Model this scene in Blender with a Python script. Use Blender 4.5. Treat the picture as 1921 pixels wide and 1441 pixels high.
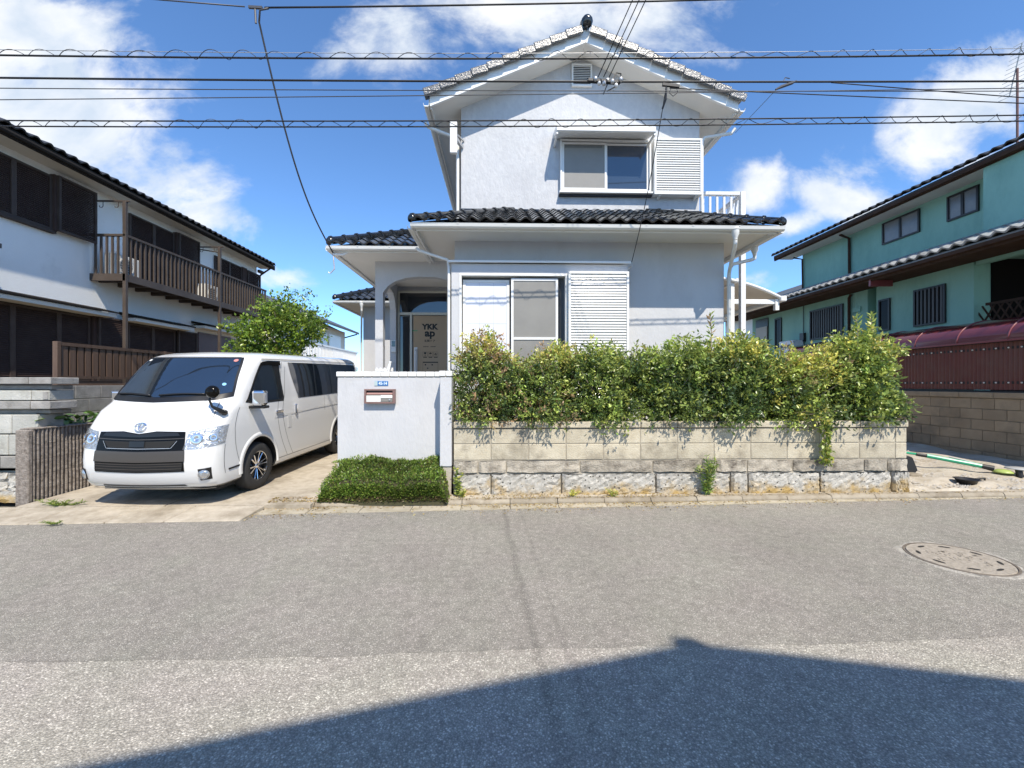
import bpy, bmesh, math, random
import numpy as np
from mathutils import Vector, Matrix
random.seed(7); RNG = np.random.default_rng(11)
R = math.radians
scene = bpy.context.scene
for o in list(bpy.data.objects): bpy.data.objects.remove(o)
COL = scene.collection

# ------------------------------------------------------------------ camera
cam_d = bpy.data.cameras.new('camera'); cam = bpy.data.objects.new('camera', cam_d); COL.objects.link(cam)
cam_d.sensor_width = 36.0; cam_d.lens = 36.0*800/1921; cam_d.clip_start = 0.05; cam_d.clip_end = 4000
cam.location = (0, 0, 1.52); cam.rotation_euler = (R(90), 0, R(-1.5))
scene.camera = cam
# ------------------------------------------------------------------ sun and sky
SUN = Vector((0.36, -1.0, 1.40)).normalized()      # towards the sun
SUN_EL = math.asin(SUN.z); SUN_AZ = math.atan2(SUN.x, SUN.y)
sd = bpy.data.lights.new('sun', 'SUN'); sun = bpy.data.objects.new('sun', sd); COL.objects.link(sun)
sd.energy = 4.15; sd.angle = R(0.53); sd.color = (1.0, 0.915, 0.78)
sun.rotation_euler = SUN.to_track_quat('Z', 'Y').to_euler(); sun.location = (6, -12, 22)
world = bpy.data.worlds.new('World'); scene.world = world; world.use_nodes = True

def build_world():
    nt = world.node_tree; N = nt.nodes; Lk = nt.links; N.clear()
    out = N.new('ShaderNodeOutputWorld'); bg = N.new('ShaderNodeBackground')
    sky = N.new('ShaderNodeTexSky'); sky.sky_type = 'NISHITA'; sky.sun_disc = False
    sky.sun_elevation = SUN_EL; sky.sun_rotation = SUN_AZ
    sky.altitude = 0; sky.air_density = 0.8; sky.dust_density = 0.0; sky.ozone_density = 5.0
    bg.inputs['Strength'].default_value = 0.145
    tc = N.new('ShaderNodeTexCoord'); sep = N.new('ShaderNodeSeparateXYZ')
    Lk.new(tc.outputs['Generated'], sep.inputs[0])
    def M(op, a, b=None, c=None, clamp=False):
        n = N.new('ShaderNodeMath'); n.operation = op; n.use_clamp = clamp
        for i, v in enumerate((a, b, c)):
            if v is None: continue
            if isinstance(v, (int, float)): n.inputs[i].default_value = v
            else: Lk.new(v, n.inputs[i])
        return n.outputs[0]
    ay = M('MAXIMUM', M('ABSOLUTE', sep.outputs['Y']), 0.12)
    a = M('DIVIDE', sep.outputs['X'], ay); b = M('DIVIDE', sep.outputs['Z'], ay)
    comb = N.new('ShaderNodeCombineXYZ'); Lk.new(a, comb.inputs[0]); Lk.new(b, comb.inputs[1])
    def noise(scale, det, rough, off=(0, 0, 0), dist=0.0, sc=(1, 1, 1)):
        mp = N.new('ShaderNodeMapping'); mp.inputs['Location'].default_value = off; mp.inputs['Scale'].default_value = sc
        Lk.new(comb.outputs[0], mp.inputs[0])
        n = N.new('ShaderNodeTexNoise'); n.inputs['Scale'].default_value = scale
        n.inputs['Detail'].default_value = det; n.inputs['Roughness'].default_value = rough
        n.inputs['Distortion'].default_value = dist
        Lk.new(mp.outputs[0], n.inputs['Vector']); return n.outputs['Fac']
    n1 = noise(3.0, 8, 0.62, (3.1, 1.7, 0), 0.35, (1, 1.35, 1)); n2 = noise(9.0, 7, 0.6, (7.7, 2.2, 0), 0.3, (1, 1.3, 1))
    # cloud banks: centre azimuth ratio, height ratio, half sizes, tilt, density
    banks = [(-1.05, .62, .40, .16, -0.42, 1.2), (-1.15, .80, .36, .18, -0.2, 1.15), (-.72, .42, .20, .07, -0.5, .75),
             (-.52, .25, .14, .04, 0.05, .70), (-.24, .84, .18, .15, 0.6, .80), (.12, .88, .46, .15, 0.0, .95), (.36, .80, .16, .08, 0.2, .55),
             (1.12, .68, .36, .115, 0.62, 1.15), (.95, .55, .24, .06, 0.35, .85), (1.25, .55, .25, .05, 0.3, .8), (.60, .45, .13, .085, 0.5, .95), (.82, .45, .17, .065, -0.2, .95),
             (.70, .385, .09, .035, 0.25, .85), (.60, .25, .09, .03, 0.1, .65), (1.0, .24, .16, .035, 0.0, .6), (-.3, .12, .2, .03, 0, .5),
             (2.2, .7, .5, .25, 0.2, .9), (-2.2, .5, .5, .25, 0.1, .9), (1.9, 1.5, .7, .3, 0.4, .8), (-.6, 1.6, .5, .3, -.3, .8), (3.6, 1.2, .8, .5, 0, .9), (-3.6, 1.2, .8, .5, 0, .9)]
    mask = None
    for (ca, cb, ra, rb, t, dn) in banks:
        da = M('SUBTRACT', a, ca); db = M('SUBTRACT', b, cb)
        c, s = math.cos(t), math.sin(t)
        u = M('DIVIDE', M('ADD', M('MULTIPLY', da, c), M('MULTIPLY', db, s)), ra)
        v = M('DIVIDE', M('SUBTRACT', M('MULTIPLY', db, c), M('MULTIPLY', da, s)), rb)
        r2 = M('ADD', M('MULTIPLY', u, u), M('MULTIPLY', v, v))
        g = M('MULTIPLY', M('POWER', 2.71828, M('MULTIPLY', r2, -0.7)), dn)
        mask = g if mask is None else M('MAXIMUM', mask, g)
    nn = M('ADD', M('MULTIPLY', n1, 0.68), M('MULTIPLY', n2, 0.32))
    dens = M('ADD', M('MULTIPLY', mask, 0.62), M('MULTIPLY', M('SUBTRACT', nn, 0.5), 1.55))
    mr = N.new('ShaderNodeMapRange'); mr.interpolation_type = 'SMOOTHSTEP'
    mr.inputs['From Min'].default_value = 0.28; mr.inputs['From Max'].default_value = 0.63
    Lk.new(dens, mr.inputs['Value']); alpha = M('MULTIPLY', mr.outputs[0], 0.93)
    # clouds: brighter in the thick sunlit folds, bluish grey where thin or self-shaded
    n3 = noise(5.0, 6, 0.55, (3.1, 1.64, 0), 0.3, (1, 1.6, 1))
    lit = N.new('ShaderNodeMapRange'); lit.inputs['From Min'].default_value = 0.33; lit.inputs['From Max'].default_value = 0.62
    Lk.new(n3, lit.inputs['Value'])
    cc = N.new('ShaderNodeMixRGB'); cc.inputs[1].default_value = (3.3, 3.75, 4.3, 1); cc.inputs[2].default_value = (4.9, 4.95, 5.0, 1)
    Lk.new(lit.outputs[0], cc.inputs[0])
    mix = N.new('ShaderNodeMixRGB'); Lk.new(alpha, mix.inputs[0]); 
    tint = N.new('ShaderNodeMixRGB'); tint.blend_type = 'MULTIPLY'; tint.inputs[0].default_value = 1.0; tint.inputs[2].default_value = (0.88, 1.08, 1.19, 1)
    Lk.new(sky.outputs[0], tint.inputs[1]); Lk.new(tint.outputs[0], mix.inputs[1]); Lk.new(cc.outputs[0], mix.inputs[2])
    Lk.new(mix.outputs[0], bg.inputs['Color']); Lk.new(bg.outputs[0], out.inputs['Surface'])
build_world()
vs = scene.view_settings; vs.view_transform = 'Standard'; vs.look = 'None'; vs.gamma = 1.0; vs.use_curve_mapping = False
vs.exposure = 0.62
scene.render.engine = 'CYCLES'; scene.cycles.max_bounces = 8

# ------------------------------------------------------------------ materials
MATS = {}
def mat(name, col, rough=0.6, col2=None, nscale=4.0, bump=0.0, bscale=40.0, metal=0.0, spec=0.5, rand=0.0, detail=6, stretch=None,
        dirt=None, dscale=1.2, dlo=0.55, dhi=0.75, coat=0.0, trans=0.0, alpha=1.0, ior=1.5):
    """Principled material: two tones mixed by a world-space noise, optional stains (dirt), per-object variation and bump."""
    if name in MATS: return MATS[name]
    m = bpy.data.materials.new(name); m.use_nodes = True; nt = m.node_tree; N = nt.nodes; Lk = nt.links
    p = N['Principled BSDF']
    p.inputs['Roughness'].default_value = rough; p.inputs['Metallic'].default_value = metal
    p.inputs['Specular IOR Level'].default_value = spec
    p.inputs['Coat Weight'].default_value = coat; p.inputs['Coat Roughness'].default_value = 0.04
    p.inputs['IOR'].default_value = ior; p.inputs['Transmission Weight'].default_value = trans; p.inputs['Alpha'].default_value = alpha
    geo = N.new('ShaderNodeNewGeometry'); vec = geo.outputs['Position']
    if stretch:
        mp = N.new('ShaderNodeMapping'); mp.inputs['Scale'].default_value = stretch; Lk.new(vec, mp.inputs[0]); vec = mp.outputs[0]
    def noise(sc, det, rg=0.6):
        n = N.new('ShaderNodeTexNoise'); n.inputs['Scale'].default_value = sc; n.inputs['Detail'].default_value = det
        n.inputs['Roughness'].default_value = rg; Lk.new(vec, n.inputs['Vector']); return n.outputs['Fac']
    cur = None
    if col2 is not None:
        cr = N.new('ShaderNodeValToRGB'); cr.color_ramp.elements[0].position = 0.32; cr.color_ramp.elements[1].position = 0.68
        cr.color_ramp.elements[0].color = (*col, 1); cr.color_ramp.elements[1].color = (*col2, 1)
        Lk.new(noise(nscale, detail), cr.inputs[0]); cur = cr.outputs[0]
    else:
        rgb = N.new('ShaderNodeRGB'); rgb.outputs[0].default_value = (*col, 1); cur = rgb.outputs[0]
    if dirt:
        mr = N.new('ShaderNodeMapRange'); mr.inputs['From Min'].default_value = dlo; mr.inputs['From Max'].default_value = dhi
        Lk.new(noise(dscale, 9, 0.68), mr.inputs['Value'])
        mx = N.new('ShaderNodeMixRGB'); Lk.new(mr.outputs[0], mx.inputs[0]); Lk.new(cur, mx.inputs[1]); mx.inputs[2].default_value = (*dirt, 1); cur = mx.outputs[0]
    if rand:
        oi = N.new('ShaderNodeObjectInfo'); mr = N.new('ShaderNodeMapRange')
        mr.inputs['To Min'].default_value = 1-rand; mr.inputs['To Max'].default_value = 1+rand; Lk.new(oi.outputs['Random'], mr.inputs['Value'])
        mx = N.new('ShaderNodeVectorMath'); mx.operation = 'SCALE'; Lk.new(cur, mx.inputs[0]); Lk.new(mr.outputs[0], mx.inputs['Scale']); cur = mx.outputs[0]
    Lk.new(cur, p.inputs['Base Color'])
    if bump:
        b = N.new('ShaderNodeBump'); b.inputs['Strength'].default_value = bump; b.inputs['Distance'].default_value = 0.02
        Lk.new(noise(bscale, 5, 0.6), b.inputs['Height']); Lk.new(b.outputs[0], p.inputs['Normal'])
    MATS[name] = m; return m

def leaf_mat(name, rough=0.33):
    """Leaf colour comes from each leaf's own colour attribute; thin leaves let some light through."""
    m = bpy.data.materials.new(name); m.use_nodes = True; nt = m.node_tree; N = nt.nodes; Lk = nt.links
    p = N['Principled BSDF']; p.inputs['Roughness'].default_value = rough; p.inputs['Specular IOR Level'].default_value = 0.6
    at = N.new('ShaderNodeAttribute'); at.attribute_name = 'leaf'
    Lk.new(at.outputs['Color'], p.inputs['Base Color'])
    tr = N.new('ShaderNodeBsdfTranslucent'); Lk.new(at.outputs['Color'], tr.inputs['Color'])
    mx = N.new('ShaderNodeMixShader'); mx.inputs[0].default_value = 0.36
    Lk.new(p.outputs[0], mx.inputs[1]); Lk.new(tr.outputs[0], mx.inputs[2]); Lk.new(mx.outputs[0], N['Material Output'].inputs['Surface'])
    MATS[name] = m; return m

def asphalt(name, base, chip, hi, scale, patch):
    m = bpy.data.materials.new(name); m.use_nodes = True; nt = m.node_tree; N = nt.nodes; Lk = nt.links
    p = N['Principled BSDF']; p.inputs['Roughness'].default_value = 0.82; p.inputs['Specular IOR Level'].default_value = 0.35
    geo = N.new('ShaderNodeNewGeometry'); pos = geo.outputs['Position']
    v = N.new('ShaderNodeTexVoronoi'); v.inputs['Scale'].default_value = scale; v.feature = 'F1'; Lk.new(pos, v.inputs['Vector'])
    sx = N.new('ShaderNodeSeparateColor'); Lk.new(v.outputs['Color'], sx.inputs[0])
    cr = N.new('ShaderNodeValToRGB'); e = cr.color_ramp.elements
    e[0].position = 0.0; e[0].color = (*base, 1); e[1].position = 1.0; e[1].color = (*hi, 1)
    k = e.new(0.45); k.color = (*[0.5*(x+y) for x, y in zip(base, chip)], 1); k = e.new(0.86); k.color = (*chip, 1); k = e.new(0.95); k.color = (*hi, 1)
    Lk.new(sx.outputs[0], cr.inputs[0])
    # tar between the chips
    dr = N.new('ShaderNodeMapRange'); dr.inputs['From Min'].default_value = 0.30; dr.inputs['From Max'].default_value = 0.62
    dr.inputs['To Min'].default_value = 1.0; dr.inputs['To Max'].default_value = 0.66; Lk.new(v.outputs['Distance'], dr.inputs['Value'])
    n = N.new('ShaderNodeTexNoise'); n.inputs['Scale'].default_value = 0.9; n.inputs['Detail'].default_value = 8; n.inputs['Roughness'].default_value = 0.65; Lk.new(pos, n.inputs['Vector'])
    pr = N.new('ShaderNodeMapRange'); pr.inputs['From Min'].default_value = 0.3; pr.inputs['From Max'].default_value = 0.7
    pr.inputs['To Min'].default_value = 1-patch; pr.inputs['To Max'].default_value = 1+patch; Lk.new(n.outputs['Fac'], pr.inputs['Value'])
    n4 = N.new('ShaderNodeTexNoise'); n4.inputs['Scale'].default_value = 14; n4.inputs['Detail'].default_value = 5; Lk.new(pos, n4.inputs['Vector'])
    p4 = N.new('ShaderNodeMapRange'); p4.inputs['From Min'].default_value = 0.3; p4.inputs['From Max'].default_value = 0.7
    p4.inputs['To Min'].default_value = 0.86; p4.inputs['To Max'].default_value = 1.14; Lk.new(n4.outputs['Fac'], p4.inputs['Value'])
    def mul(a, b):
        q = N.new('ShaderNodeMath'); q.operation = 'MULTIPLY'; Lk.new(a, q.inputs[0]); Lk.new(b, q.inputs[1]); return q.outputs[0]
    f = mul(mul(dr.outputs[0], pr.outputs[0]), p4.outputs[0])
    # old sealed cracks: two dark wavering bands running across the lane, from the kerb towards the near side
    sep = N.new('ShaderNodeSeparateXYZ'); Lk.new(pos, sep.inputs[0])
    wob = N.new('ShaderNodeTexNoise'); wob.inputs['Scale'].default_value = 2.2; wob.inputs['Detail'].default_value = 4; Lk.new(pos, wob.inputs['Vector'])
    def band(x0, slope, w, depth):
        a = N.new('ShaderNodeMath'); a.operation = 'MULTIPLY_ADD'; Lk.new(sep.outputs['Y'], a.inputs[0]); a.inputs[1].default_value = -slope; a.inputs[2].default_value = -x0
        b = N.new('ShaderNodeMath'); b.operation = 'ADD'; Lk.new(sep.outputs['X'], b.inputs[0]); Lk.new(a.outputs[0], b.inputs[1])
        w2 = N.new('ShaderNodeMath'); w2.operation = 'MULTIPLY_ADD'; Lk.new(wob.outputs['Fac'], w2.inputs[0]); w2.inputs[1].default_value = 0.10; Lk.new(b.outputs[0], w2.inputs[2])
        c = N.new('ShaderNodeMath'); c.operation = 'ABSOLUTE'; Lk.new(w2.outputs[0], c.inputs[0])
        d = N.new('ShaderNodeMapRange'); d.interpolation_type = 'SMOOTHSTEP'; d.inputs['From Max'].default_value = w; d.inputs['To Min'].default_value = 1-depth; d.inputs['To Max'].default_value = 1.0
        Lk.new(c.outputs[0], d.inputs['Value']); return d.outputs[0]
    f = mul(f, mul(band(0.40, -0.06, 0.055, 0.22), band(0.56, -0.055, 0.03, 0.12)))
    sc = N.new('ShaderNodeVectorMath'); sc.operation = 'SCALE'; Lk.new(cr.outputs[0], sc.inputs[0]); Lk.new(f, sc.inputs['Scale'])
    # faint rusty and greenish blotches
    bl = N.new('ShaderNodeTexNoise'); bl.inputs['Scale'].default_value = 2.3; bl.inputs['Detail'].default_value = 6; Lk.new(pos, bl.inputs['Vector'])
    tint = N.new('ShaderNodeMixRGB'); tint.blend_type = 'MULTIPLY'; tint.inputs[0].default_value = 0.55
    tr = N.new('ShaderNodeValToRGB'); tr.color_ramp.elements[0].position = 0.35; tr.color_ramp.elements[0].color = (1.0, 0.95, 0.95, 1); tr.color_ramp.elements[1].position = 0.65; tr.color_ramp.elements[1].color = (0.98, 1.0, 0.93, 1)
    Lk.new(bl.outputs['Color'], tr.inputs[0]); Lk.new(sc.outputs[0], tint.inputs[1]); Lk.new(tr.outputs[0], tint.inputs[2])
    Lk.new(tint.outputs[0], p.inputs['Base Color'])
    b = N.new('ShaderNodeBump'); b.inputs['Strength'].default_value = 0.75; b.inputs['Distance'].default_value = 0.006; b.invert = True
    Lk.new(v.outputs['Distance'], b.inputs['Height']); Lk.new(b.outputs[0], p.inputs['Normal'])
    MATS[name] = m; return m

# ------------------------------------------------------------------ mesh helpers
class MB:
    def __init__(s): s.v = []; s.f = []; s.m = []
    def add(s, vs_, fs, mi=0):
        o = len(s.v); s.v += [tuple(p) for p in vs_]; s.f += [tuple(i+o for i in f) for f in fs]; s.m += [mi]*len(fs); return s
    def box(s, x0, x1, y0, y1, z0, z1, mi=0):
        v = [(x0,y0,z0),(x1,y0,z0),(x1,y1,z0),(x0,y1,z0),(x0,y0,z1),(x1,y0,z1),(x1,y1,z1),(x0,y1,z1)]
        return s.add(v, [(0,3,2,1),(4,5,6,7),(0,1,5,4),(1,2,6,5),(2,3,7,6),(3,0,4,7)], mi)
    def beam(s, p0, p1, w, h, up=(0,0,1), mi=0):
        p0 = Vector(p0); p1 = Vector(p1); d = (p1-p0).normalized(); up = Vector(up)
        a = d.cross(up)
        if a.length < 1e-4: a = d.cross(Vector((1,0,0)))
        a.normalize(); b = a.cross(d).normalized(); a *= w/2; b *= h/2
        v = [p0-a-b, p0+a-b, p0+a+b, p0-a+b, p1-a-b, p1+a-b, p1+a+b, p1-a+b]
        return s.add(v, [(0,1,2,3),(7,6,5,4),(0,4,5,1),(1,5,6,2),(2,6,7,3),(3,7,4,0)], mi)
    def tube(s, pts, r, n=6, mi=0, cap=True):
        pts = [Vector(p) for p in pts]; k = len(pts); rs = r if isinstance(r, (list, tuple)) else [r]*k
        vs_ = []; pa = None
        for i, p in enumerate(pts):
            d = (pts[min(i+1, k-1)]-pts[max(i-1, 0)])
            d = d.normalized() if d.length > 1e-9 else Vector((0,0,1))
            a = (pa - d*pa.dot(d)) if pa is not None else d.cross(Vector((0.13, 0.31, 0.94)))
            if a.length < 1e-5: a = d.cross(Vector((1, 0, 0)))
            a.normalize(); pa = a; b = d.cross(a)
            for j in range(n):
                t = 2*math.pi*j/n; vs_.append(p + (a*math.cos(t)+b*math.sin(t))*rs[i])
        fs = [(i*n+j, i*n+(j+1) % n, (i+1)*n+(j+1) % n, (i+1)*n+j) for i in range(k-1) for j in range(n)]
        if cap: fs += [tuple(range(n-1, -1, -1)), tuple((k-1)*n+j for j in range(n))]
        return s.add(vs_, fs, mi)
    def prism(s, poly, axis, a0, a1, mi=0):
        """closed polygon (list of 2D points) extruded along axis 0/1/2 from a0 to a1"""
        def P(q, a):
            q = list(q); q.insert(axis, a); return tuple(q)
        n = len(poly); v = [P(q, a0) for q in poly]+[P(q, a1) for q in poly]
        fs = [tuple(range(n)), tuple(range(2*n-1, n-1, -1))]+[(i, i+n, (i+1) % n+n, (i+1) % n) for i in range(n)]
        return s.add(v, fs, mi)
    def lathe(s, prof, c, axis='Z', n=24, mi=0):
        vs_ = []
        for (r, h) in prof:
            for j in range(n):
                t = 2*math.pi*j/n; x, y = r*math.cos(t), r*math.sin(t)
                q = {'Z': (x, y, h), 'X': (h, x, y), 'Y': (x, h, y)}[axis]; vs_.append((c[0]+q[0], c[1]+q[1], c[2]+q[2]))
        k = len(prof)
        fs = [(i*n+j, i*n+(j+1) % n, (i+1)*n+(j+1) % n, (i+1)*n+j) for i in range(k-1) for j in range(n)]
        return s.add(vs_, fs, mi)
    def grid(s, rows, mi=0, close=False):
        o = [p for r in rows for p in r]; n = len(rows[0]); fs = []
        for i in range(len(rows)-1):
            for j in range(n-1 if not close else n): fs.append((i*n+j, i*n+(j+1) % n, (i+1)*n+(j+1) % n, (i+1)*n+j))
        return s.add(o, fs, mi)
    def mesh(s, name, mats, smooth=False):
        me = bpy.data.meshes.new(name); me.from_pydata(s.v, [], s.f)
        for q in (mats if isinstance(mats, (list, tuple)) else [mats]): me.materials.append(MATS[q] if isinstance(q, str) else q)
        if len(me.materials) > 1: me.polygons.foreach_set('material_index', s.m)
        bm = bmesh.new(); bm.from_mesh(me); bmesh.ops.recalc_face_normals(bm, faces=bm.faces); bm.to_mesh(me); bm.free()
        if smooth: me.polygons.foreach_set('use_smooth', [True]*len(me.polygons))
        return me
    def build(s, name, mats, parent=None, smooth=False, bevel=0.0, seg=1, angle=None):
        return put(name, s.mesh(name, mats, smooth), parent, bevel=bevel, seg=seg, angle=angle)

def put(name, me, parent=None, loc=None, rot=None, scale=None, bevel=0.0, seg=1, angle=None):
    o = bpy.data.objects.new(name, me); COL.objects.link(o)
    if parent is not None:
        o.parent = parent
        if parent.type == 'EMPTY' and not parent.get('_local'): o.matrix_parent_inverse = Matrix.Translation(parent.location).inverted()
    if loc is not None: o.location = loc
    if rot is not None: o.rotation_euler = rot
    if scale is not None: o.scale = scale
    if bevel:
        b = o.modifiers.new('bevel', 'BEVEL'); b.width = bevel; b.segments = seg; b.limit_method = 'ANGLE'; b.angle_limit = R(35)
    if angle:
        for p in me.polygons: p.use_smooth = True
        e = o.modifiers.new('edge', 'EDGE_SPLIT'); e.split_angle = R(angle); e.use_edge_sharp = False
    return o
def tag(o, label=None, cat=None, group=None, kind=None):
    if label: o['label'] = label
    if cat: o['category'] = cat
    if group: o['group'] = group
    if kind: o['kind'] = kind
    return o
def thing(name, loc, label, cat, group=None):
    o = bpy.data.objects.new(name, None); COL.objects.link(o); o.location = loc; o.empty_display_size = 0.2
    return tag(o, label, cat, group)
def structure(o): o['kind'] = 'structure'; return o
def setting(name, loc=(0, 0, 0)):
    o = bpy.data.objects.new(name, None); COL.objects.link(o); o.location = loc; o['kind'] = 'structure'; return o

# foliage: sprigs of leaves, every leaf a folded four-cornered blade with its own colour
def leaves_mesh(name, pts, dirs, sizes, cols, material, width=0.5, fold=0.25):
    n = len(pts); pts = np.asarray(pts, float); d = np.asarray(dirs, float); d /= np.linalg.norm(d, axis=1)[:, None]+1e-9
    rnd = RNG.normal(size=(n, 3)); a = np.cross(d, rnd); a /= np.linalg.norm(a, axis=1)[:, None]+1e-9
    nr = np.cross(a, d); L = np.asarray(sizes)[:, None]
    v = np.empty((n, 4, 3)); v[:, 0] = pts; v[:, 1] = pts+d*L*0.45+a*L*width*0.5+nr*L*fold*0.4; v[:, 2] = pts+d*L-nr*L*fold*0.3; v[:, 3] = pts+d*L*0.45-a*L*width*0.5+nr*L*fold*0.4
    me = bpy.data.meshes.new(name); me.vertices.add(4*n); me.vertices.foreach_set('co', v.ravel())
    f = (np.arange(n)[:, None]*4+np.array([[0, 1, 2, 0, 2, 3]])).ravel()
    me.loops.add(6*n); me.loops.foreach_set('vertex_index', f); me.polygons.add(2*n)
    me.polygons.foreach_set('loop_start', np.arange(2*n)*3); me.update(calc_edges=True); me.validate()
    at = me.attributes.new('leaf', 'FLOAT_COLOR', 'POINT'); c = np.ones((n, 4)); c[:, :3] = cols
    at.data.foreach_set('color', np.repeat(c, 4, axis=0).ravel()); me.materials.append(MATS[material]); return me
def palette(n, pal):
    """pal: list of (colour, weight); small spread round each"""
    w = np.array([p[1] for p in pal], float); w /= w.sum(); idx = RNG.choice(len(pal), n, p=w)
    c = np.array([p[0] for p in pal])[idx]; return np.clip(c*RNG.uniform(0.75, 1.3, (n, 1))*RNG.uniform(0.93, 1.07, (n, 3)), 0.004, 1)
def sprigs(blobs, n_sprigs, per, leaf, spread, up=0.35, shell=0.55):
    """sprig positions through ellipsoid blobs, denser towards the outside; returns leaf points, directions and sizes"""
    vol = np.array([b[3]*b[4]*b[5] for b in blobs])**0.75; vol /= vol.sum(); P = []; D = []; S = []; ids = []; C = []
    for k in range(n_sprigs):
        b = blobs[RNG.choice(len(blobs), p=vol)]
        d = RNG.normal(size=3); d /= np.linalg.norm(d); r = shell+(1.06-shell)*RNG.random()**0.6
        c = np.array(b[:3])+d*np.array(b[3:6])*r; ax = d+np.array((0, 0, up))+RNG.normal(size=3)*0.35; ax /= np.linalg.norm(ax)
        m = int(per*RNG.uniform(0.6, 1.4)); t = RNG.random(m)
        p = c+ax*(t[:, None]-0.5)*spread*1.6+RNG.normal(size=(m, 3))*spread*0.18
        dd = ax*RNG.uniform(0.2, 1.0, (m, 1))+RNG.normal(size=(m, 3))*0.65
        P.append(p); D.append(dd); S.append(leaf*RNG.uniform(0.6, 1.25, m)); ids += [k]*m; C.append(c)
    return np.vstack(P), np.vstack(D), np.concatenate(S), np.array(ids), np.array(C)
# ------------------------------------------------------------------ material library
def pitted(name, c1, c2, ochre):
    """pale cast stone with pits, fine grain and ochre moss growing in from the foot"""
    m = mat(name, c1, 0.92, c2, 14, bump=0.9, bscale=75, rand=0.07); nt = m.node_tree; N = nt.nodes; Lk = nt.links; p = N['Principled BSDF']
    cur = p.inputs['Base Color'].links[0].from_socket; geo = N.new('ShaderNodeNewGeometry')
    n = N.new('ShaderNodeTexNoise'); n.inputs['Scale'].default_value = 3.2; n.inputs['Detail'].default_value = 9; n.inputs['Roughness'].default_value = 0.7; Lk.new(geo.outputs['Position'], n.inputs['Vector'])
    sp = N.new('ShaderNodeSeparateXYZ'); Lk.new(geo.outputs['Position'], sp.inputs[0])
    h = N.new('ShaderNodeMath'); h.operation = 'MULTIPLY_ADD'; Lk.new(sp.outputs['Z'], h.inputs[0]); h.inputs[1].default_value = -1.1; h.inputs[2].default_value = 0.26
    a = N.new('ShaderNodeMath'); a.operation = 'ADD'; Lk.new(n.outputs['Fac'], a.inputs[0]); Lk.new(h.outputs[0], a.inputs[1])
    mr = N.new('ShaderNodeMapRange'); mr.inputs['From Min'].default_value = 0.54; mr.inputs['From Max'].default_value = 0.74; Lk.new(a.outputs[0], mr.inputs['Value'])
    mx = N.new('ShaderNodeMixRGB'); Lk.new(mr.outputs[0], mx.inputs[0]); Lk.new(cur, mx.inputs[1]); mx.inputs[2].default_value = (*ochre, 1)
    v = N.new('ShaderNodeTexVoronoi'); v.inputs['Scale'].default_value = 15; v.inputs['Randomness'].default_value = 1.0; Lk.new(geo.outputs['Position'], v.inputs['Vector'])
    n2 = N.new('ShaderNodeTexNoise'); n2.inputs['Scale'].default_value = 40; Lk.new(geo.outputs['Position'], n2.inputs['Vector'])
    d = N.new('ShaderNodeMath'); d.operation = 'MULTIPLY_ADD'; Lk.new(n2.outputs['Fac'], d.inputs[0]); d.inputs[1].default_value = 0.35; Lk.new(v.outputs['Distance'], d.inputs[2])
    pr = N.new('ShaderNodeMapRange'); pr.inputs['From Min'].default_value = 0.31; pr.inputs['From Max'].default_value = 0.36; pr.inputs['To Min'].default_value = 1.0; pr.inputs['To Max'].default_value = 0.0; Lk.new(d.outputs[0], pr.inputs['Value'])
    m2 = N.new('ShaderNodeMixRGB'); Lk.new(pr.outputs[0], m2.inputs[0]); Lk.new(mx.outputs[0], m2.inputs[1]); m2.inputs[2].default_value = (0.06, 0.055, 0.045, 1); Lk.new(m2.outputs[0], p.inputs['Base Color']); return m
mat('stucco', (0.515,0.522,0.54), 0.8, (0.555,0.558,0.57), 2.5, bump=0.28, bscale=22, dirt=(0.46,0.462,0.47), dscale=1.6, dlo=0.52, dhi=0.8, stretch=(1,1,0.5))
mat('stucco_coarse', (0.485,0.493,0.51), 0.82, (0.555,0.56,0.572), 14.0, bump=0.5, bscale=20, dirt=(0.435,0.44,0.455), dscale=1.3, dlo=0.52, dhi=0.8, stretch=(1,1,0.6))
mat('white_paint', (0.80,0.80,0.78), 0.45, (0.76,0.76,0.74), 5, bump=0.04, bscale=30)
mat('soffit', (0.76,0.745,0.70), 0.7, (0.72,0.705,0.66), 2, bump=0.05, bscale=20)
mat('white_metal', (0.80,0.80,0.79), 0.35, (0.76,0.76,0.75), 3)
mat('gutter_plastic', (0.74,0.74,0.71), 0.4, (0.70,0.70,0.67), 3)
mat('black_tile', (0.010,0.012,0.014), 0.16, (0.022,0.024,0.026), 6, bump=0.08, bscale=25, rand=0.3, spec=0.7)
mat('verge_tile', (0.03,0.031,0.033), 0.25, (0.22,0.22,0.216), 30, bump=0.5, bscale=30, spec=0.9, rand=0.2, detail=3)  # pale mottling paints the sky's glints on the rippled glaze into the colour
mat('dark_tile', (0.018,0.019,0.020), 0.45, (0.035,0.035,0.036), 6, bump=0.15, bscale=30, rand=0.3)
mat('grey_tile', (0.22,0.23,0.235), 0.28, (0.34,0.35,0.35), 5, bump=0.2, bscale=25, rand=0.25)
mat('glass_dark', (0.012,0.016,0.022), 0.03, (0.02,0.024,0.03), 1.0, spec=1.0)
mat('glass_sky', (0.03,0.045,0.07), 0.03, (0.035,0.05,0.075), 1.0, spec=1.0, coat=0.6)
mat('insect_screen', (0.24,0.235,0.225), 0.55, (0.27,0.265,0.25), 3, spec=0.3)
mat('film_paper', (0.70,0.72,0.80), 0.3, (0.74,0.755,0.82), 2.0)
mat('grey_blind', (0.10,0.11,0.12), 0.6, (0.12,0.13,0.14), 9)
mat('cardboard', (0.44,0.31,0.19), 0.75, (0.40,0.30,0.20), 3, bump=0.06, bscale=60)
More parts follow.
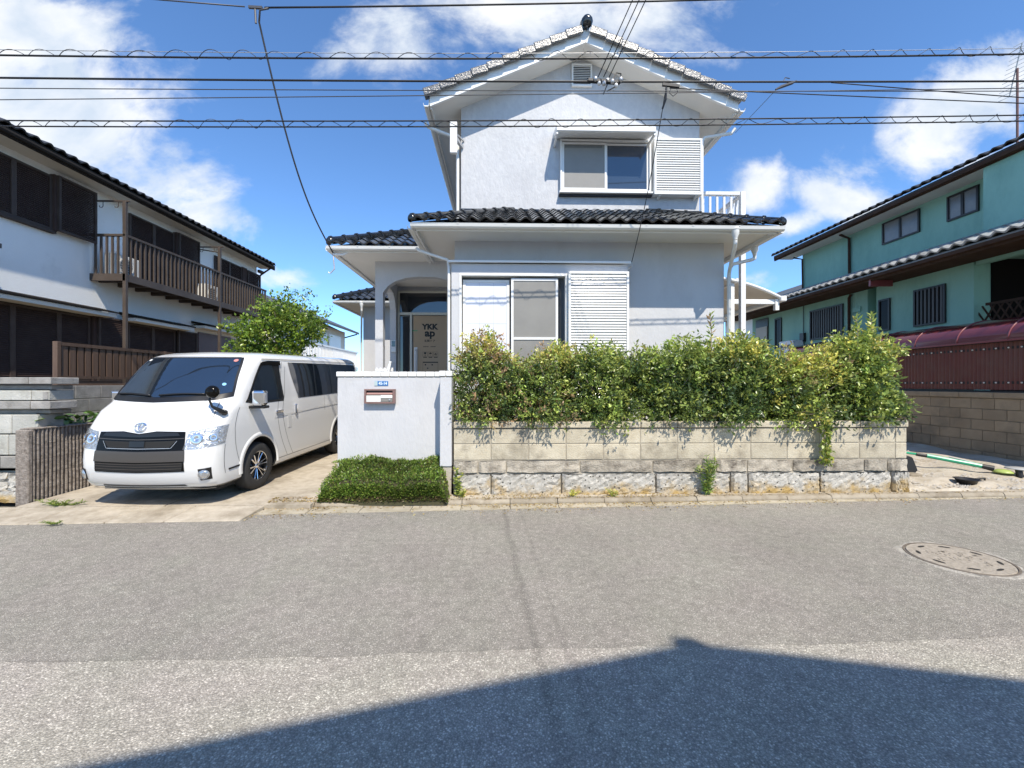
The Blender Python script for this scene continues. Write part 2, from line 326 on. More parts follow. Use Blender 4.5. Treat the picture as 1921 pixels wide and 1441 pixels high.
mat('print_black', (0.012,0.011,0.010), 0.6)
mat('tape_green', (0.12,0.34,0.16), 0.5)
mat('aluminium', (0.55,0.56,0.55), 0.35, (0.6,0.6,0.59), 4, metal=0.7)
mat('cream_stucco', (0.82,0.81,0.77), 0.85, (0.86,0.85,0.81), 1.3, bump=0.25, bscale=30, dirt=(0.62,0.61,0.57), dscale=0.8, dlo=0.6, dhi=0.85)
mat('brown_metal', (0.06,0.042,0.034), 0.7, (0.08,0.06,0.05), 4, spec=0.2)
mat('brown_shutter', (0.056,0.036,0.030), 0.85, (0.075,0.05,0.042), 3, spec=0.12)
mat('brown_rail', (0.062,0.046,0.036), 0.6, (0.085,0.066,0.053), 3, spec=0.3)
mat('brown_board', (0.085,0.052,0.036), 0.6, (0.12,0.076,0.053), 2.5, rand=0.15, stretch=(6,6,0.6))
mat('brown_siding', (0.075,0.052,0.045), 0.55, (0.065,0.05,0.044), 2)
mat('door_red', (0.06,0.012,0.012), 0.5, (0.08,0.02,0.018), 3)
mat('plaster_cream_fascia', (0.60,0.585,0.52), 0.7, (0.65,0.63,0.57), 2)
mat('black_fascia', (0.016,0.013,0.011), 0.8, (0.026,0.021,0.017), 4, spec=0.2)
mat('teal_stucco', (0.275,0.51,0.42), 0.8, (0.305,0.545,0.45), 1.2, bump=0.3, bscale=24, dirt=(0.20,0.40,0.33), dscale=0.7, dlo=0.5, dhi=0.72, stretch=(1,1,0.45))
mat('dark_wood', (0.05,0.028,0.018), 0.85, (0.075,0.045,0.032), 3, spec=0.15)
mat('bronze_frame', (0.02,0.016,0.016), 0.4)
mat('bronze_slat', (0.05,0.042,0.038), 0.45, rand=0.25)
mat('window_curtain', (0.16,0.165,0.17), 0.25, (0.23,0.23,0.23), 3, spec=0.8)
mat('red_plastic', (0.135,0.022,0.022), 0.16, (0.165,0.032,0.03), 2.5, spec=0.7, coat=0.4)
mat('red_panel', (0.125,0.03,0.021), 0.5, (0.16,0.046,0.031), 1.2, dirt=(0.14,0.075,0.05), dscale=0.9, dlo=0.5, dhi=0.8)
mat('red_trim', (0.22,0.06,0.065), 0.35)
mat('screw_white', (0.7,0.68,0.62), 0.4)
mat('concrete', (0.36,0.33,0.28), 0.85, (0.44,0.405,0.35), 3, bump=0.35, bscale=50, dirt=(0.20,0.18,0.145), dscale=1.6, dlo=0.5, dhi=0.75, rand=0.08)
mat('kerb_concrete', (0.26,0.22,0.165), 0.88, (0.35,0.31,0.245), 6, bump=0.5, bscale=60, dirt=(0.17,0.135,0.09), dscale=3.5, dlo=0.5, dhi=0.72, rand=0.12)
mat('gutter_concrete', (0.36,0.32,0.24), 0.88, (0.45,0.40,0.31), 5, bump=0.4, bscale=60, dirt=(0.25,0.20,0.12), dscale=4, dlo=0.48, dhi=0.7, rand=0.1)
mat('drive_concrete', (0.37,0.32,0.25), 0.86, (0.49,0.435,0.35), 9, bump=0.45, bscale=70, dirt=(0.20,0.165,0.115), dscale=1.6, dlo=0.46, dhi=0.72)
mat('block_buff', (0.46,0.41,0.31), 0.85, (0.56,0.51,0.40), 7, bump=0.4, bscale=55, dirt=(0.20,0.17,0.13), dscale=2.4, dlo=0.47, dhi=0.72, rand=0.12)
mat('block_old', (0.37,0.33,0.27), 0.9, (0.50,0.455,0.38), 7, bump=0.8, bscale=45, dirt=(0.12,0.10,0.08), dscale=5.0, dlo=0.47, dhi=0.70, rand=0.16)
mat('mortar', (0.33,0.295,0.235), 0.95, (0.40,0.36,0.29), 12)
pitted('rough_stone', (0.40,0.385,0.35), (0.56,0.54,0.495), (0.42,0.29,0.11))
mat('grey_block', (0.25,0.24,0.225), 0.88, (0.34,0.33,0.31), 6, bump=0.4, bscale=55, dirt=(0.13,0.12,0.105), dscale=2.4, dlo=0.5, dhi=0.74, rand=0.12)
mat('pale_block', (0.37,0.37,0.335), 0.88, (0.46,0.455,0.42), 5, bump=0.45, bscale=45, dirt=(0.22,0.21,0.18), dscale=2.6, dlo=0.52, dhi=0.75, rand=0.1)
mat('ribbed_block', (0.15,0.125,0.105), 0.9, (0.34,0.30,0.265), 22, bump=0.9, bscale=60, rand=0.12)
mat('tan_block', (0.27,0.205,0.135), 0.88, (0.34,0.265,0.18), 3, bump=0.35, bscale=45, dirt=(0.10,0.09,0.07), dscale=1.2, dlo=0.5, dhi=0.75, rand=0.12)
mat('sandy_soil', (0.36,0.31,0.235), 0.95, (0.50,0.45,0.37), 4.5, bump=0.7, bscale=30, dirt=(0.26,0.21,0.14), dscale=3, dlo=0.52, dhi=0.7)
mat('earth', (0.13,0.105,0.07), 0.95, (0.2,0.16,0.11), 4, bump=0.6, bscale=30)
mat('far_ground', (0.16,0.15,0.12), 0.95, (0.22,0.2,0.16), 0.2)
mat('cable_black', (0.012,0.012,0.014), 0.5)
mat('cable_grey', (0.06,0.06,0.065), 0.5)
mat('galvanised', (0.45,0.45,0.45), 0.45, (0.55,0.55,0.55), 20, metal=0.6)
mat('bark', (0.12,0.09,0.065), 0.9, (0.19,0.15,0.11), 14, bump=0.6, bscale=40)
mat('dry_twig', (0.30,0.24,0.18), 0.85, (0.40,0.33,0.25), 20)
leaf_mat('leaf'); leaf_mat('leaf_gloss', 0.28)
asphalt('asphalt_far', (0.285,0.267,0.235), (0.355,0.333,0.295), (0.58,0.548,0.49), 165, 0.12)
asphalt('asphalt_near', (0.335,0.312,0.272), (0.475,0.445,0.392), (0.70,0.66,0.585), 125, 0.12)
mat('mh_iron', (0.27,0.235,0.19), 0.8, (0.40,0.355,0.295), 28, bump=0.6, bscale=50)
mat('mh_slot', (0.02,0.018,0.016), 0.8)
mat('mh_rim', (0.12,0.10,0.08), 0.7, (0.17,0.14,0.11), 20)

# ------------------------------------------------------------------ ground, road, kerbs
def sheet(name, pts, m, z=None):
    b = MB(); b.add([(p[0], p[1], p[2] if len(p) > 2 else z) for p in pts], [tuple(range(len(pts)))])
    return b.build(name, m)
structure(sheet('ground', [(-900,-900),(900,-900),(900,1500),(-900,1500)], 'far_ground', -0.03))
Ya = lambda x: 5.17+0.05*x            # edge of the asphalt
Yc = lambda x: 5.335+0.026*x          # kerb face
Ys = lambda x: 2.43+0.0155*x          # seam between the two lays of asphalt
seamw = lambda x: 0.010*math.sin(2.1*x+1)+0.006*math.sin(9*x)+0.004*math.sin(23*x+2)+0.003*math.sin(51*x)
xs = [-60, -12, -6.4, -2.9, 0, 4, 8, 14, 60]
b = MB(); b.grid([[(x, Ys(x)+seamw(x), 0.0) for x in np.linspace(-60, 60, 1201)], [(x, Ya(x) if x > -2.92 else min(Ya(x), 4.80+0.03*(x+2.9)), 0.0) for x in np.linspace(-60, 60, 1201)]])
structure(b.build('road', 'asphalt_far'))
b = MB(); b.grid([[(x, -1.9, -0.0008) for x in np.linspace(-60, 60, 1201)], [(x, Ys(x)+seamw(x), -0.0008) for x in np.linspace(-60, 60, 1201)]])
structure(b.build('near_road', 'asphalt_near'))

kerb = setting('kerb', (0, 5.3, 0)); gut = setting('gutter', (0, 5.1, 0))
x = -2.88; i = 0
while x < 13.5:
    L = 0.6; x1 = x+L-0.008; j = lambda s: random.uniform(-s, s)
    dz = j(0.005); dy = j(0.006)
    b = MB(); pr = [(0, -0.05), (0, 0.035), (0.022, 0.066), (0.115, 0.07), (0.115, -0.05)]
    n = len(pr); rows = []
    for xx in (x, x1): rows.append([(xx, Yc(xx)+p+dy, z+dz) for (p, z) in pr])
    b.grid(rows, close=True); b.add([rows[0][k] for k in range(n)], [tuple(range(n))]); b.add([rows[1][k] for k in range(n)], [tuple(range(n))])
    b.build('kerb_stone', 'kerb_concrete', kerb, bevel=0.006)
    b = MB(); z = 0.006+j(0.002)
    b.add([(x, Ya(x)-0.004, z), (x1, Ya(x1)-0.004, z), (x1, Yc(x1)-0.002, z+0.008), (x, Yc(x)-0.002, z+0.008), (x, Ya(x)-0.004, -0.05), (x1, Ya(x1)-0.004, -0.05), (x1, Yc(x1)-0.002, -0.05), (x, Yc(x)-0.002, -0.05)],
          [(0,1,2,3),(0,4,5,1),(1,5,6,2),(2,6,7,3),(3,7,4,0)]); b.build('gutter_slab', 'gutter_concrete', gut)
    x += L; i += 1
x = -6.35
while x > -14:
    b = MB(); x0 = x-0.592; b.box(x0, x, 5.02+0.02*(x+6), 5.16+0.02*(x+6), -0.05, 0.07); b.build('kerb_stone', 'kerb_concrete', kerb, bevel=0.012)
    b = MB(); b.box(x0, x, 4.70, 5.018+0.02*(x+6), -0.05, 0.006); b.build('gutter_slab', 'gutter_concrete', gut); x -= 0.6
# sloping apron in front of the driveway
apr = setting('apron', (-4.6, 5.0, 0)); x = -6.34; w = [0.62, 0.62, 0.78, 0.62, 0.82]
for k, L in enumerate(w):
    x1 = min(x+L-0.012, -2.9); sk = 0.10
    y0 = 4.70+0.03*(x+6.3); y0b = 4.70+0.03*(x1+6.3); b = MB()
    ridge = 0.0
    v = [(x-sk*0, y0, 0.012), (x1, y0b, 0.012), (x1+sk*0.6, 5.20, 0.062), (x+sk*0.6 if k else x, 5.20, 0.062)]
    b.add(v+[(p[0], p[1], -0.05) for p in v], [(0,1,2,3),(0,4,5,1),(1,5,6,2),(2,6,7,3),(3,7,4,0)]); b.build('apron_slab', 'drive_concrete', apr, bevel=0.008); x = x1+0.012
b = MB(); b.add([(-2.90,4.86,0.004),(-2.86,5.25,0.006),(-2.72,5.26,0.07),(-2.78,5.34,0.07),(-3.02,5.34,0.07),(-2.96,5.2,0.066)], [(0,1,2,3,4,5)]); b.build('apron_end', 'drive_concrete', apr)
# driveway
drv = setting('driveway', (-4.0, 8, 0)); dz = lambda y: 0.062+0.030*(y-5.2)
for (x0, x1, y0, y1) in [(-5.75,-4.03,5.212,7.6),(-4.01,-2.3,5.212,7.6),(-5.75,-4.03,7.615,10.4),(-4.01,-2.3,7.615,10.4),(-5.75,-4.03,10.415,13.5),(-4.01,-2.3,10.415,13.5)]:
    b = MB(); b.add([(x0,y0,dz(y0)),(x1,y0,dz(y0)),(x1,y1,dz(y1)),(x0,y1,dz(y1)),(x0,y0,-0.03),(x1,y0,-0.03),(x1,y1,-0.03),(x0,y1,-0.03)], [(0,1,2,3),(0,4,5,1),(1,5,6,2),(2,6,7,3),(3,7,4,0)]); b.build('driveway_slab', 'drive_concrete', drv)
b = MB(); b.box(-5.74,-2.31,5.215,13.4,-0.02,0.05); structure(b.build('driveway_bed', 'earth'))
# verge between kerb and walls, the sandy side lot, the raised lots
b = MB(); b.grid([[(xx, Yc(xx)+0.112, 0.066) for xx in np.linspace(-2.9, 5.6, 30)], [(xx, 5.64, 0.07) for xx in np.linspace(-2.9, 5.6, 30)]]); structure(b.build('verge', 'sandy_soil'))
b = MB(); gx = np.linspace(5.3, 9.4, 34); gy = np.linspace(0, 1, 44)
b.grid([[(xx, Yc(xx)+0.113+t*t*11, 0.066+0.02*math.sin(3*xx+t*31)*min(1, t*30)+0.016*math.sin(7*xx-t*57)*min(1, t*30)+0.09*t+(0.05*max(0, xx-8.4))*min(1, t*9)) for xx in gx] for t in gy]); structure(b.build('side_lot', 'sandy_soil', smooth=True))
b = MB(); b.grid([[(xx, Yc(xx)+0.113, 0.062) for xx in np.linspace(9.4, 14, 12)], [(xx, 9, 0.1) for xx in np.linspace(9.4, 14, 12)]]); structure(b.build('lane_edge', 'sandy_soil'))
b = MB(); b.box(-2.20, 5.42, 5.95, 20, -0.02, 0.86); structure(b.build('house_lot', 'earth'))
b = MB(); b.box(-30, -6.42, 5.9, 40, -0.02, 1.05); structure(b.build('neighbour_lot', 'earth'))
b = MB(); b.box(9.5, 32, 5.9, 40, -0.02, 1.0); structure(b.build('far_side_lot', 'earth'))

# manhole: iron ring, cover, pick slots, in a rough collar of patched concrete
mh = thing('manhole_cover', (3.98, 3.61, 0), 'round worn iron manhole cover set in the asphalt with a ring of slots', 'manhole')
b = MB(); c = (3.98, 3.61, 0); prf = [(0.36, 0.004), (0.385, 0.0045), (0.40, 0.0)]
rows = []
for rr, z in prf: rows.append([(c[0]+(rr+(0.02*math.sin(5*t+1)+0.012*math.sin(11*t) if rr > 0.38 else 0))*math.cos(t), c[1]+(rr+(0.02*math.sin(5*t+1)+0.012*math.sin(11*t) if rr > 0.38 else 0))*math.sin(t), z) for t in np.linspace(0, 2*math.pi, 48, endpoint=False)])
b.grid(rows, close=True); b.build('collar', mat('collar_concrete', (0.36,0.335,0.29), 0.9, (0.46,0.43,0.38), 30, bump=0.8, bscale=70, dirt=(0.2,0.19,0.17), dscale=8, dlo=0.5, dhi=0.62), mh)
b = MB(); b.lathe([(0.343,0.001),(0.343,0.008),(0.358,0.008),(0.362,0.0)], c, n=56); b.build('ring', 'mh_rim', mh, smooth=False)
b = MB(); b.lathe([(0.0,0.009),(0.333,0.009),(0.337,0.0)], c, n=56); cov = b.build('cover', 'mh_iron', mh)
for k in range(8):
    t = k*math.pi/4+0.3; r0 = 0.262; b = MB(); e = [(0.045*math.cos(q), 0.014*math.sin(q)) for q in np.linspace(0, 2*math.pi, 10, endpoint=False)]
    px, py = c[0]+r0*math.cos(t), c[1]+r0*math.sin(t); a = t+math.pi/2
    b.add([(px+ex*math.cos(a)-ey*math.sin(a), py+ex*math.sin(a)+ey*math.cos(a), 0.012) for ex, ey in e], [tuple(range(10))]); b.build('slot', 'mh_slot', cov)
for k in range(40):
    t = random.uniform(0, 6.28); rr = 0.2*math.sqrt(random.random()); b = MB(); px, py = c[0]+rr*math.cos(t), c[1]+rr*math.sin(t)
    if k == 0: stud = MB()
    stud.box(px-0.012, px+0.012, py-0.012, py+0.012, 0.0085, 0.0125)
o = stud.build('studs', 'mh_iron', cov); o['kind'] = 'stuff'

# ------------------------------------------------------------------ front block wall of the house
def rough_block(x0, x1, y0, y1, z0, z1, amp, nx=14, nz=7):
    b = MB(); rows = []
    for zz in np.linspace(z0, z1, nz):
        rows.append([(xx+(random.uniform(-1, 1)*0.01 if 0 < ix < nx-1 else 0), y0+amp*(random.random()**1.5)-(0.02 if 0 < ix < nx-1 else -0.012), zz+(random.uniform(-1, 1)*0.008)) for ix, xx in enumerate(np.linspace(x0, x1, nx))])
    b.grid(rows)
    b.add([rows[0][0], rows[0][-1], (x1, y1, z0), (x0, y1, z0), rows[-1][0], rows[-1][-1], (x1, y1, z1), (x0, y1, z1)], [(4,5,6,7),(1,2,6,5),(0,4,7,3),(0,3,2,1)])
    return b
fw = thing('front_block_wall', (2.4, 5.7, 0), 'low buff block wall on rough white stone footing carrying the hedge', 'wall')
b = MB(); b.box(-0.62, 5.49, 5.640, 5.76, 0.0, 0.93); b.build('mortar_core', 'mortar', fw)
z = 0.07
x = -0.62
for k, L in enumerate([0.50,0.93,1.26,1.0,0.24,0.98,0.98,0.76]):
    x1 = min(x+L, 5.5); rough_block(x, x1-0.022, 5.59, 5.78, 0.03, 0.335, 0.022, nx=max(8, int(L*28)), nz=10).build('footing_stone', 'rough_stone', fw); x = x1
b = MB(); b.box(5.42, 5.52, 5.6, 8.0, 0.0, 0.335); b.build('footing_return', 'rough_stone', fw, bevel=0.02)
x = -0.62
for L in [0.33,0.37,0.98,0.97,0.66,0.20,0.42,0.62,0.98,0.32,0.28]:
    x1 = min(x+L, 5.52); b = rough_block(x, x1-0.016, 5.615, 5.77, 0.355, 0.505, 0.012, nx=10, nz=4); b.build('old_block', 'block_old', fw, bevel=0.006); x = x1
me_bl = {}
for row, (z0, z1) in enumerate([(0.518, 0.722), (0.734, 0.926)]):
    x = -0.62; first = 0.50
    while x < 5.45:
        x1 = min(x+(0.497), 5.505); b = MB(); b.box(x, x1-0.012, 5.632+random.uniform(0, .003), 5.765, z0, z1); b.build('block', 'block_buff', fw, bevel=0.004); x = x1
x = -0.62
while x < 5.45:
    x1 = min(x+0.497, 5.515); b = MB(); b.box(x, x1-0.008, 5.615, 5.785, 0.938, 1.02); b.build('cap_block', 'block_buff', fw, bevel=0.008); x = x1
y = 5.78
while y < 11:
    for (z0, z1, m) in [(0.36,0.505,'block_old'),(0.518,0.722,'block_buff'),(0.734,0.926,'block_buff'),(0.938,1.02,'block_buff')]:
        b = MB(); b.box(5.36, 5.505, y+0.004, y+0.49, z0, z1); b.build('return_block', m, fw, bevel=0.004)
    y += 0.497

# ------------------------------------------------------------------ gate wall with letterbox and plate
gw = thing('gate_wall', (-1.45, 5.95, 0), 'pale grey stucco gate wall with a white tile cap holding the letterbox', 'wall')
b = MB(); b.box(-2.237, -0.80, 5.90, 6.05, 0.0, 1.612); b.build('wall', 'stucco', gw, bevel=0.006)
b = MB(); b.box(-0.797, -0.645, 5.595, 6.05, 0.44, 1.612); b.build('pillar', 'stucco', gw, bevel=0.006)
b = MB(); b.box(-0.80, -0.65, 5.61, 6.05, 0.0, 0.437); b.build('pillar_base', 'concrete', gw, bevel=0.008)
x = -2.25
for k in range(12):
    x1 = x+0.1215; b = MB(); b.box(x, x1-0.006, 5.885, 6.065, 1.622, 1.688); b.build('cap_tile', 'white_paint', gw, bevel=0.006); x = x1
for (x0, x1) in [(-0.805,-0.722),(-0.716,-0.64)]:
    b = MB(); b.box(x0, x1, 5.58, 6.066, 1.622, 1.692); b.build('cap_tile', 'white_paint', gw, bevel=0.006)
b = MB(); b.box(-2.245, -0.648, 5.905, 6.045, 1.612, 1.640); b.box(-0.79, -0.655, 5.6, 5.9, 1.612, 1.640); b.build('cap_bed', 'mortar', gw)
mat('letterbox_brown', (0.20,0.12,0.105), 0.4, (0.24,0.15,0.135), 8); mat('letterbox_dark', (0.02,0.014,0.012), 0.5); mat('letterbox_flap', (0.34,0.19,0.165), 0.35)
mat('label_white', (0.80,0.80,0.76), 0.5); mat('label_grey', (0.22,0.21,0.19), 0.5)
lb = thing('letterbox', (-1.645, 5.88, 1.25), 'brown metal letterbox with white paper slips on the gate wall', 'letterbox')
b = MB(); x0, x1, y0, y1, z0, z1 = -1.853, -1.44, 5.828, 5.90, 1.253, 1.451
b.box(x0, x1, y0, y1, z1-0.022, z1); b.box(x0, x1, y0, y1, z0, z0+0.02); b.box(x0, x0+0.026, y0, y1, z0+0.02, z1-0.022); b.box(x1-0.03, x1, y0, y1, z0+0.02, z1-0.022); b.build('frame', 'letterbox_brown', lb, bevel=0.003)
b = MB(); b.box(x0+0.026, x1-0.03, 5.872, 5.899, z0+0.02, z1-0.022); b.build('slot_back', 'letterbox_dark', lb)
b = MB(); b.add([(x0+0.03,5.858,1.412),(x1-0.034,5.858,1.412),(x1-0.034,5.836,1.378),(x0+0.03,5.836,1.378)], [(0,1,2,3)]); b.build('flap', 'letterbox_flap', lb)
b = MB(); b.box(x0+0.028, x1-0.032, 5.838, 5.872, 1.277, 1.370); b.build('door', 'label_grey', lb, bevel=0.002)
b = MB(); b.box(x0+0.03, -1.632, 5.834, 5.838, 1.279, 1.362); b.build('paper_slip', 'label_white', lb)
b = MB(); b.box(-1.630, x1-0.034, 5.834, 5.838, 1.331, 1.370); b.build('paper_slip', 'label_white', lb)
b = MB(); b.lathe([(0.0,-0.012),(0.010,-0.010),(0.012,0.0)], (-1.512, 5.838, 1.305), 'Y', 12); b.build('lock', 'galvanised', lb)
mat('plate_blue', (0.045,0.17,0.42), 0.35); mat('plate_pale', (0.42,0.52,0.52), 0.4); mat('plate_text', (0.75,0.85,0.92), 0.4)
pl = thing('address_plate', (-1.64, 5.895, 1.5), 'small blue enamel address plate reading 45-14 above the letterbox', 'sign')
b = MB(); b.box(-1.733, -1.546, 5.893, 5.90, 1.495, 1.560); b.build('plate', 'plate_blue', pl, bevel=0.002)
b = MB(); b.box(-1.7325, -1.690, 5.8915, 5.893, 1.497, 1.558); b.build('pale_end', 'plate_pale', pl)
def text(body, name, m, parent, x, y, z, size, align='CENTER', offset=0.0, sx=1.0, thick=0.0006, rot=(R(90), 0, 0)):
    cu = bpy.data.curves.new(name, 'FONT'); cu.body = body; cu.size = size; cu.align_x = align; cu.align_y = 'CENTER'; cu.offset = offset; cu.extrude = thick; cu.resolution_u = 3
    t = bpy.data.objects.new(name+'_curve', cu); COL.objects.link(t); dg = bpy.context.evaluated_depsgraph_get()
    me = bpy.data.meshes.new_from_object(t.evaluated_get(dg)); bpy.data.objects.remove(t); bpy.data.curves.remove(cu)
    me.transform(Matrix.Translation((x, y, z)) @ Matrix.Rotation(rot[2], 4, 'Z') @ Matrix.Rotation(rot[0], 4, 'X') @ Matrix.Scale(sx, 4, (1, 0, 0)))
    me.materials.clear(); me.materials.append(MATS[m]); return put(name, me, parent)
text('45-14', 'number', 'plate_text', pl, -1.618, 5.8915, 1.527, 0.058, offset=0.0012, sx=0.85)
# ------------------------------------------------------------------ the grey house
house = thing('house', (1.5, 8.5, 0.86), 'two storey pale grey stucco house with black glazed tile roofs and white gable', 'house')
def part(b, name, m, parent=house, **k): return b.build(name, m, parent, **k)
def bx(name, m, *a, parent=None, **k): return MB().box(*a).build(name, m, parent or house, **k)
XL, XR, XC = -0.752, 3.815, 1.5315
# walls
b = MB(); b.prism([(XL, 4.0), (XR, 4.0), (XR, 6.74), (XC, 7.735), (XL, 6.74)], 1, 8.1, 15.0); part(b, 'upper_wall', 'stucco_coarse')
bx('lower_wall', 'stucco', -0.778, 3.816, 7.2, 15.02, 0.8, 4.05)
# bay with the big window
bay = bx('bay_wall', 'stucco', -0.79, -0.665, 6.85, 7.198, 0.8, 3.45)
b = MB(); b.box(-0.664, 2.055, 6.85, 7.198, 3.292, 3.45); b.box(1.075, 2.055, 6.85, 7.198, 0.8, 3.29); b.box(-0.664, 1.074, 6.85, 7.198, 0.8, 1.15); b.build('bay_front', 'stucco', bay)
b = MB(); b.add([(-0.84,6.79,3.452),(2.09,6.79,3.452),(2.09,7.199,3.56),(-0.84,7.199,3.56),(-0.84,6.79,3.49),(2.09,6.79,3.49),(2.09,7.199,3.60),(-0.84,7.199,3.60)], [(0,1,2,3),(4,5,6,7),(0,1,5,4),(1,2,6,5),(3,0,4,7)]); b.build('bay_flashing', 'white_paint', bay, bevel=0.005)

def frame_bars(b, x0, x1, z0, z1, y0, y1, t): 
    b.box(x0, x1, y0, y1, z1-t, z1); b.box(x0, x1, y0, y1, z0, z0+t); b.box(x0, x0+t, y0, y1, z0+t, z1-t); b.box(x1-t, x1, y0, y1, z0+t, z1-t); return b
# big sliding window: outer frame, inner sash with film behind, outer screen
w1 = frame_bars(MB(), -0.664, 1.074, 1.15, 3.291, 6.835, 6.99, 0.035).build('window', 'white_paint', house, bevel=0.003)
bx('window_reveal', 'grey_blind', -0.628, 1.038, 6.985, 6.995, 1.186, 3.255, parent=w1)
frame_bars(MB(), -0.615, 0.14, 1.19, 3.21, 6.93, 6.955, 0.045).build('sash', 'white_metal', w1, bevel=0.002)
bx('pane', 'film_paper', -0.57, 0.095, 6.94, 6.946, 1.235, 3.165, parent=w1)
b = MB(); [b.box(-0.57, 0.095, 6.938, 6.94, z, z+0.004) for z in (1.6, 2.05, 2.5, 2.92)]; [b.box(x, x+0.004, 6.938, 6.94, 1.24, 3.16) for x in (-0.35, -0.12)]; b.build('film_seams', mat('film_line', (0.5,0.53,0.62), 0.5), w1)
frame_bars(MB(), 0.165, 0.925, 1.19, 3.225, 6.875, 6.9, 0.04).build('screen_frame', 'white_metal', w1, bevel=0.002)
bx('insect_screen', 'insect_screen', 0.205, 0.885, 6.885, 6.889, 1.23, 3.185, parent=w1)
bx('screen_rail', 'white_metal', 0.205, 0.885, 6.874, 6.884, 2.235, 2.275, parent=w1)
bx('pane', 'glass_dark', 0.20, 0.98, 6.962, 6.966, 1.235, 3.2, parent=w1)
# louvred shutter boxes
def shutter_box(x0, x1, z0, z1, y0, y1, pitch, nm='shutter_box'):
    s = frame_bars(MB(), x0, x1, z0, z1, y0, y1, 0.04).build(nm, 'white_paint', house, bevel=0.004)
    bx('back_panel', 'white_paint', x0+0.02, x1-0.02, y0+0.028, y1, z0+0.02, z1-0.02, parent=s)
    n = int((z1-z0-0.09)/pitch); me = MB(); w = (x1-x0-0.084)/2
    me.add([(-w,0.002,-pitch*0.42),(w,0.002,-pitch*0.42),(w,0.002+pitch*0.134,-pitch*0.02),(-w,0.002+pitch*0.134,-pitch*0.02),(w,0.014,pitch*0.24),(-w,0.014,pitch*0.24),(w,0.024,pitch*0.34),(-w,0.024,pitch*0.34),(-w,0.024,-pitch*0.34),(w,0.024,-pitch*0.34)], [(0,1,2,3),(3,2,4,5),(5,4,6,7),(0,8,9,1)])
    me = me.mesh('slat', mat('slat_paint', (0.62,0.62,0.605), 0.15, spec=0.45))
    for k in range(n): put('slat', me, s, ((x0+x1)/2, y0+0.004, z0+0.045+(k+0.5)*(z1-z0-0.09)/n))
    return s
shutter_box(1.078, 2.05, 1.2, 3.318, 6.76, 6.848, 0.0435)
shutter_box(2.885, 3.80, 5.09, 6.15, 7.94, 8.098, 0.0425)
for q in (3.0, 3.7): part(MB().beam((q,8.09,5.05),(q,7.97,5.085),0.04,0.03), 'shutter_bracket', 'white_paint')
# upper window
w2 = frame_bars(MB(), 1.122, 2.848, 5.151, 6.137, 8.0, 8.098, 0.032).build('window', 'white_paint', house, bevel=0.003)
bx('window_reveal', 'grey_blind', 1.155, 2.815, 8.085, 8.097, 5.184, 6.104, parent=w2)
frame_bars(MB(), 1.158, 2.0, 5.19, 6.085, 8.015, 8.04, 0.036).build('screen_frame', 'white_metal', w2, bevel=0.002)
bx('insect_screen', 'insect_screen', 1.194, 1.964, 8.025, 8.029, 5.226, 6.05, parent=w2)
b = MB(); [b.box(1.21+k*0.021, 1.222+k*0.021, 8.022, 8.025, 5.985, 6.035) for k in range(34)]; o = b.build('screen_mesh_fringe', 'grey_blind', w2)
frame_bars(MB(), 1.985, 2.812, 5.19, 6.085, 8.045, 8.066, 0.036).build('sash', 'white_metal', w2, bevel=0.002)
bx('pane', 'glass_sky', 2.021, 2.776, 8.054, 8.058, 5.226, 6.05, parent=w2)
bx('sill', 'white_paint', 1.10, 2.87, 7.97, 8.098, 5.118, 5.149, parent=w2, bevel=0.004)
bx('rail', 'bronze_frame', 1.10, 2.87, 8.03, 8.098, 5.085, 5.115, parent=w2)
# awning over the upper window
b = MB(); b.prism([(7.62,6.07),(7.62,6.165),(8.098,6.30),(8.098,6.19),(7.66,6.06)], 0, 1.0, 2.80); aw = part(b, 'awning', 'white_paint', bevel=0.006)
for q in (1.0, 2.77): MB().box(q, q+0.03, 7.64, 8.098, 6.02, 6.059).build('awning_side', 'white_paint', aw)
# gable vent
v = frame_bars(MB(), 1.346, 1.734, 7.174, 7.60, 8.05, 8.098, 0.03).build('gable_vent', 'white_paint', house, bevel=0.003)
bx('vent_back', 'grey_blind', 1.372, 1.708, 8.085, 8.097, 7.2, 7.575, parent=v)
b = MB(); b.add([(-0.166,0,-0.014),(0.166,0,-0.014),(0.166,0.028,0.012),(-0.166,0.028,0.012),(-0.166,0.004,-0.018),(0.166,0.004,-0.018)], [(0,1,2,3),(0,4,5,1)]); me = b.mesh('louvre', 'white_paint')
for k in range(11): put('louvre', me, v, (1.54, 8.054, 7.225+k*0.033))

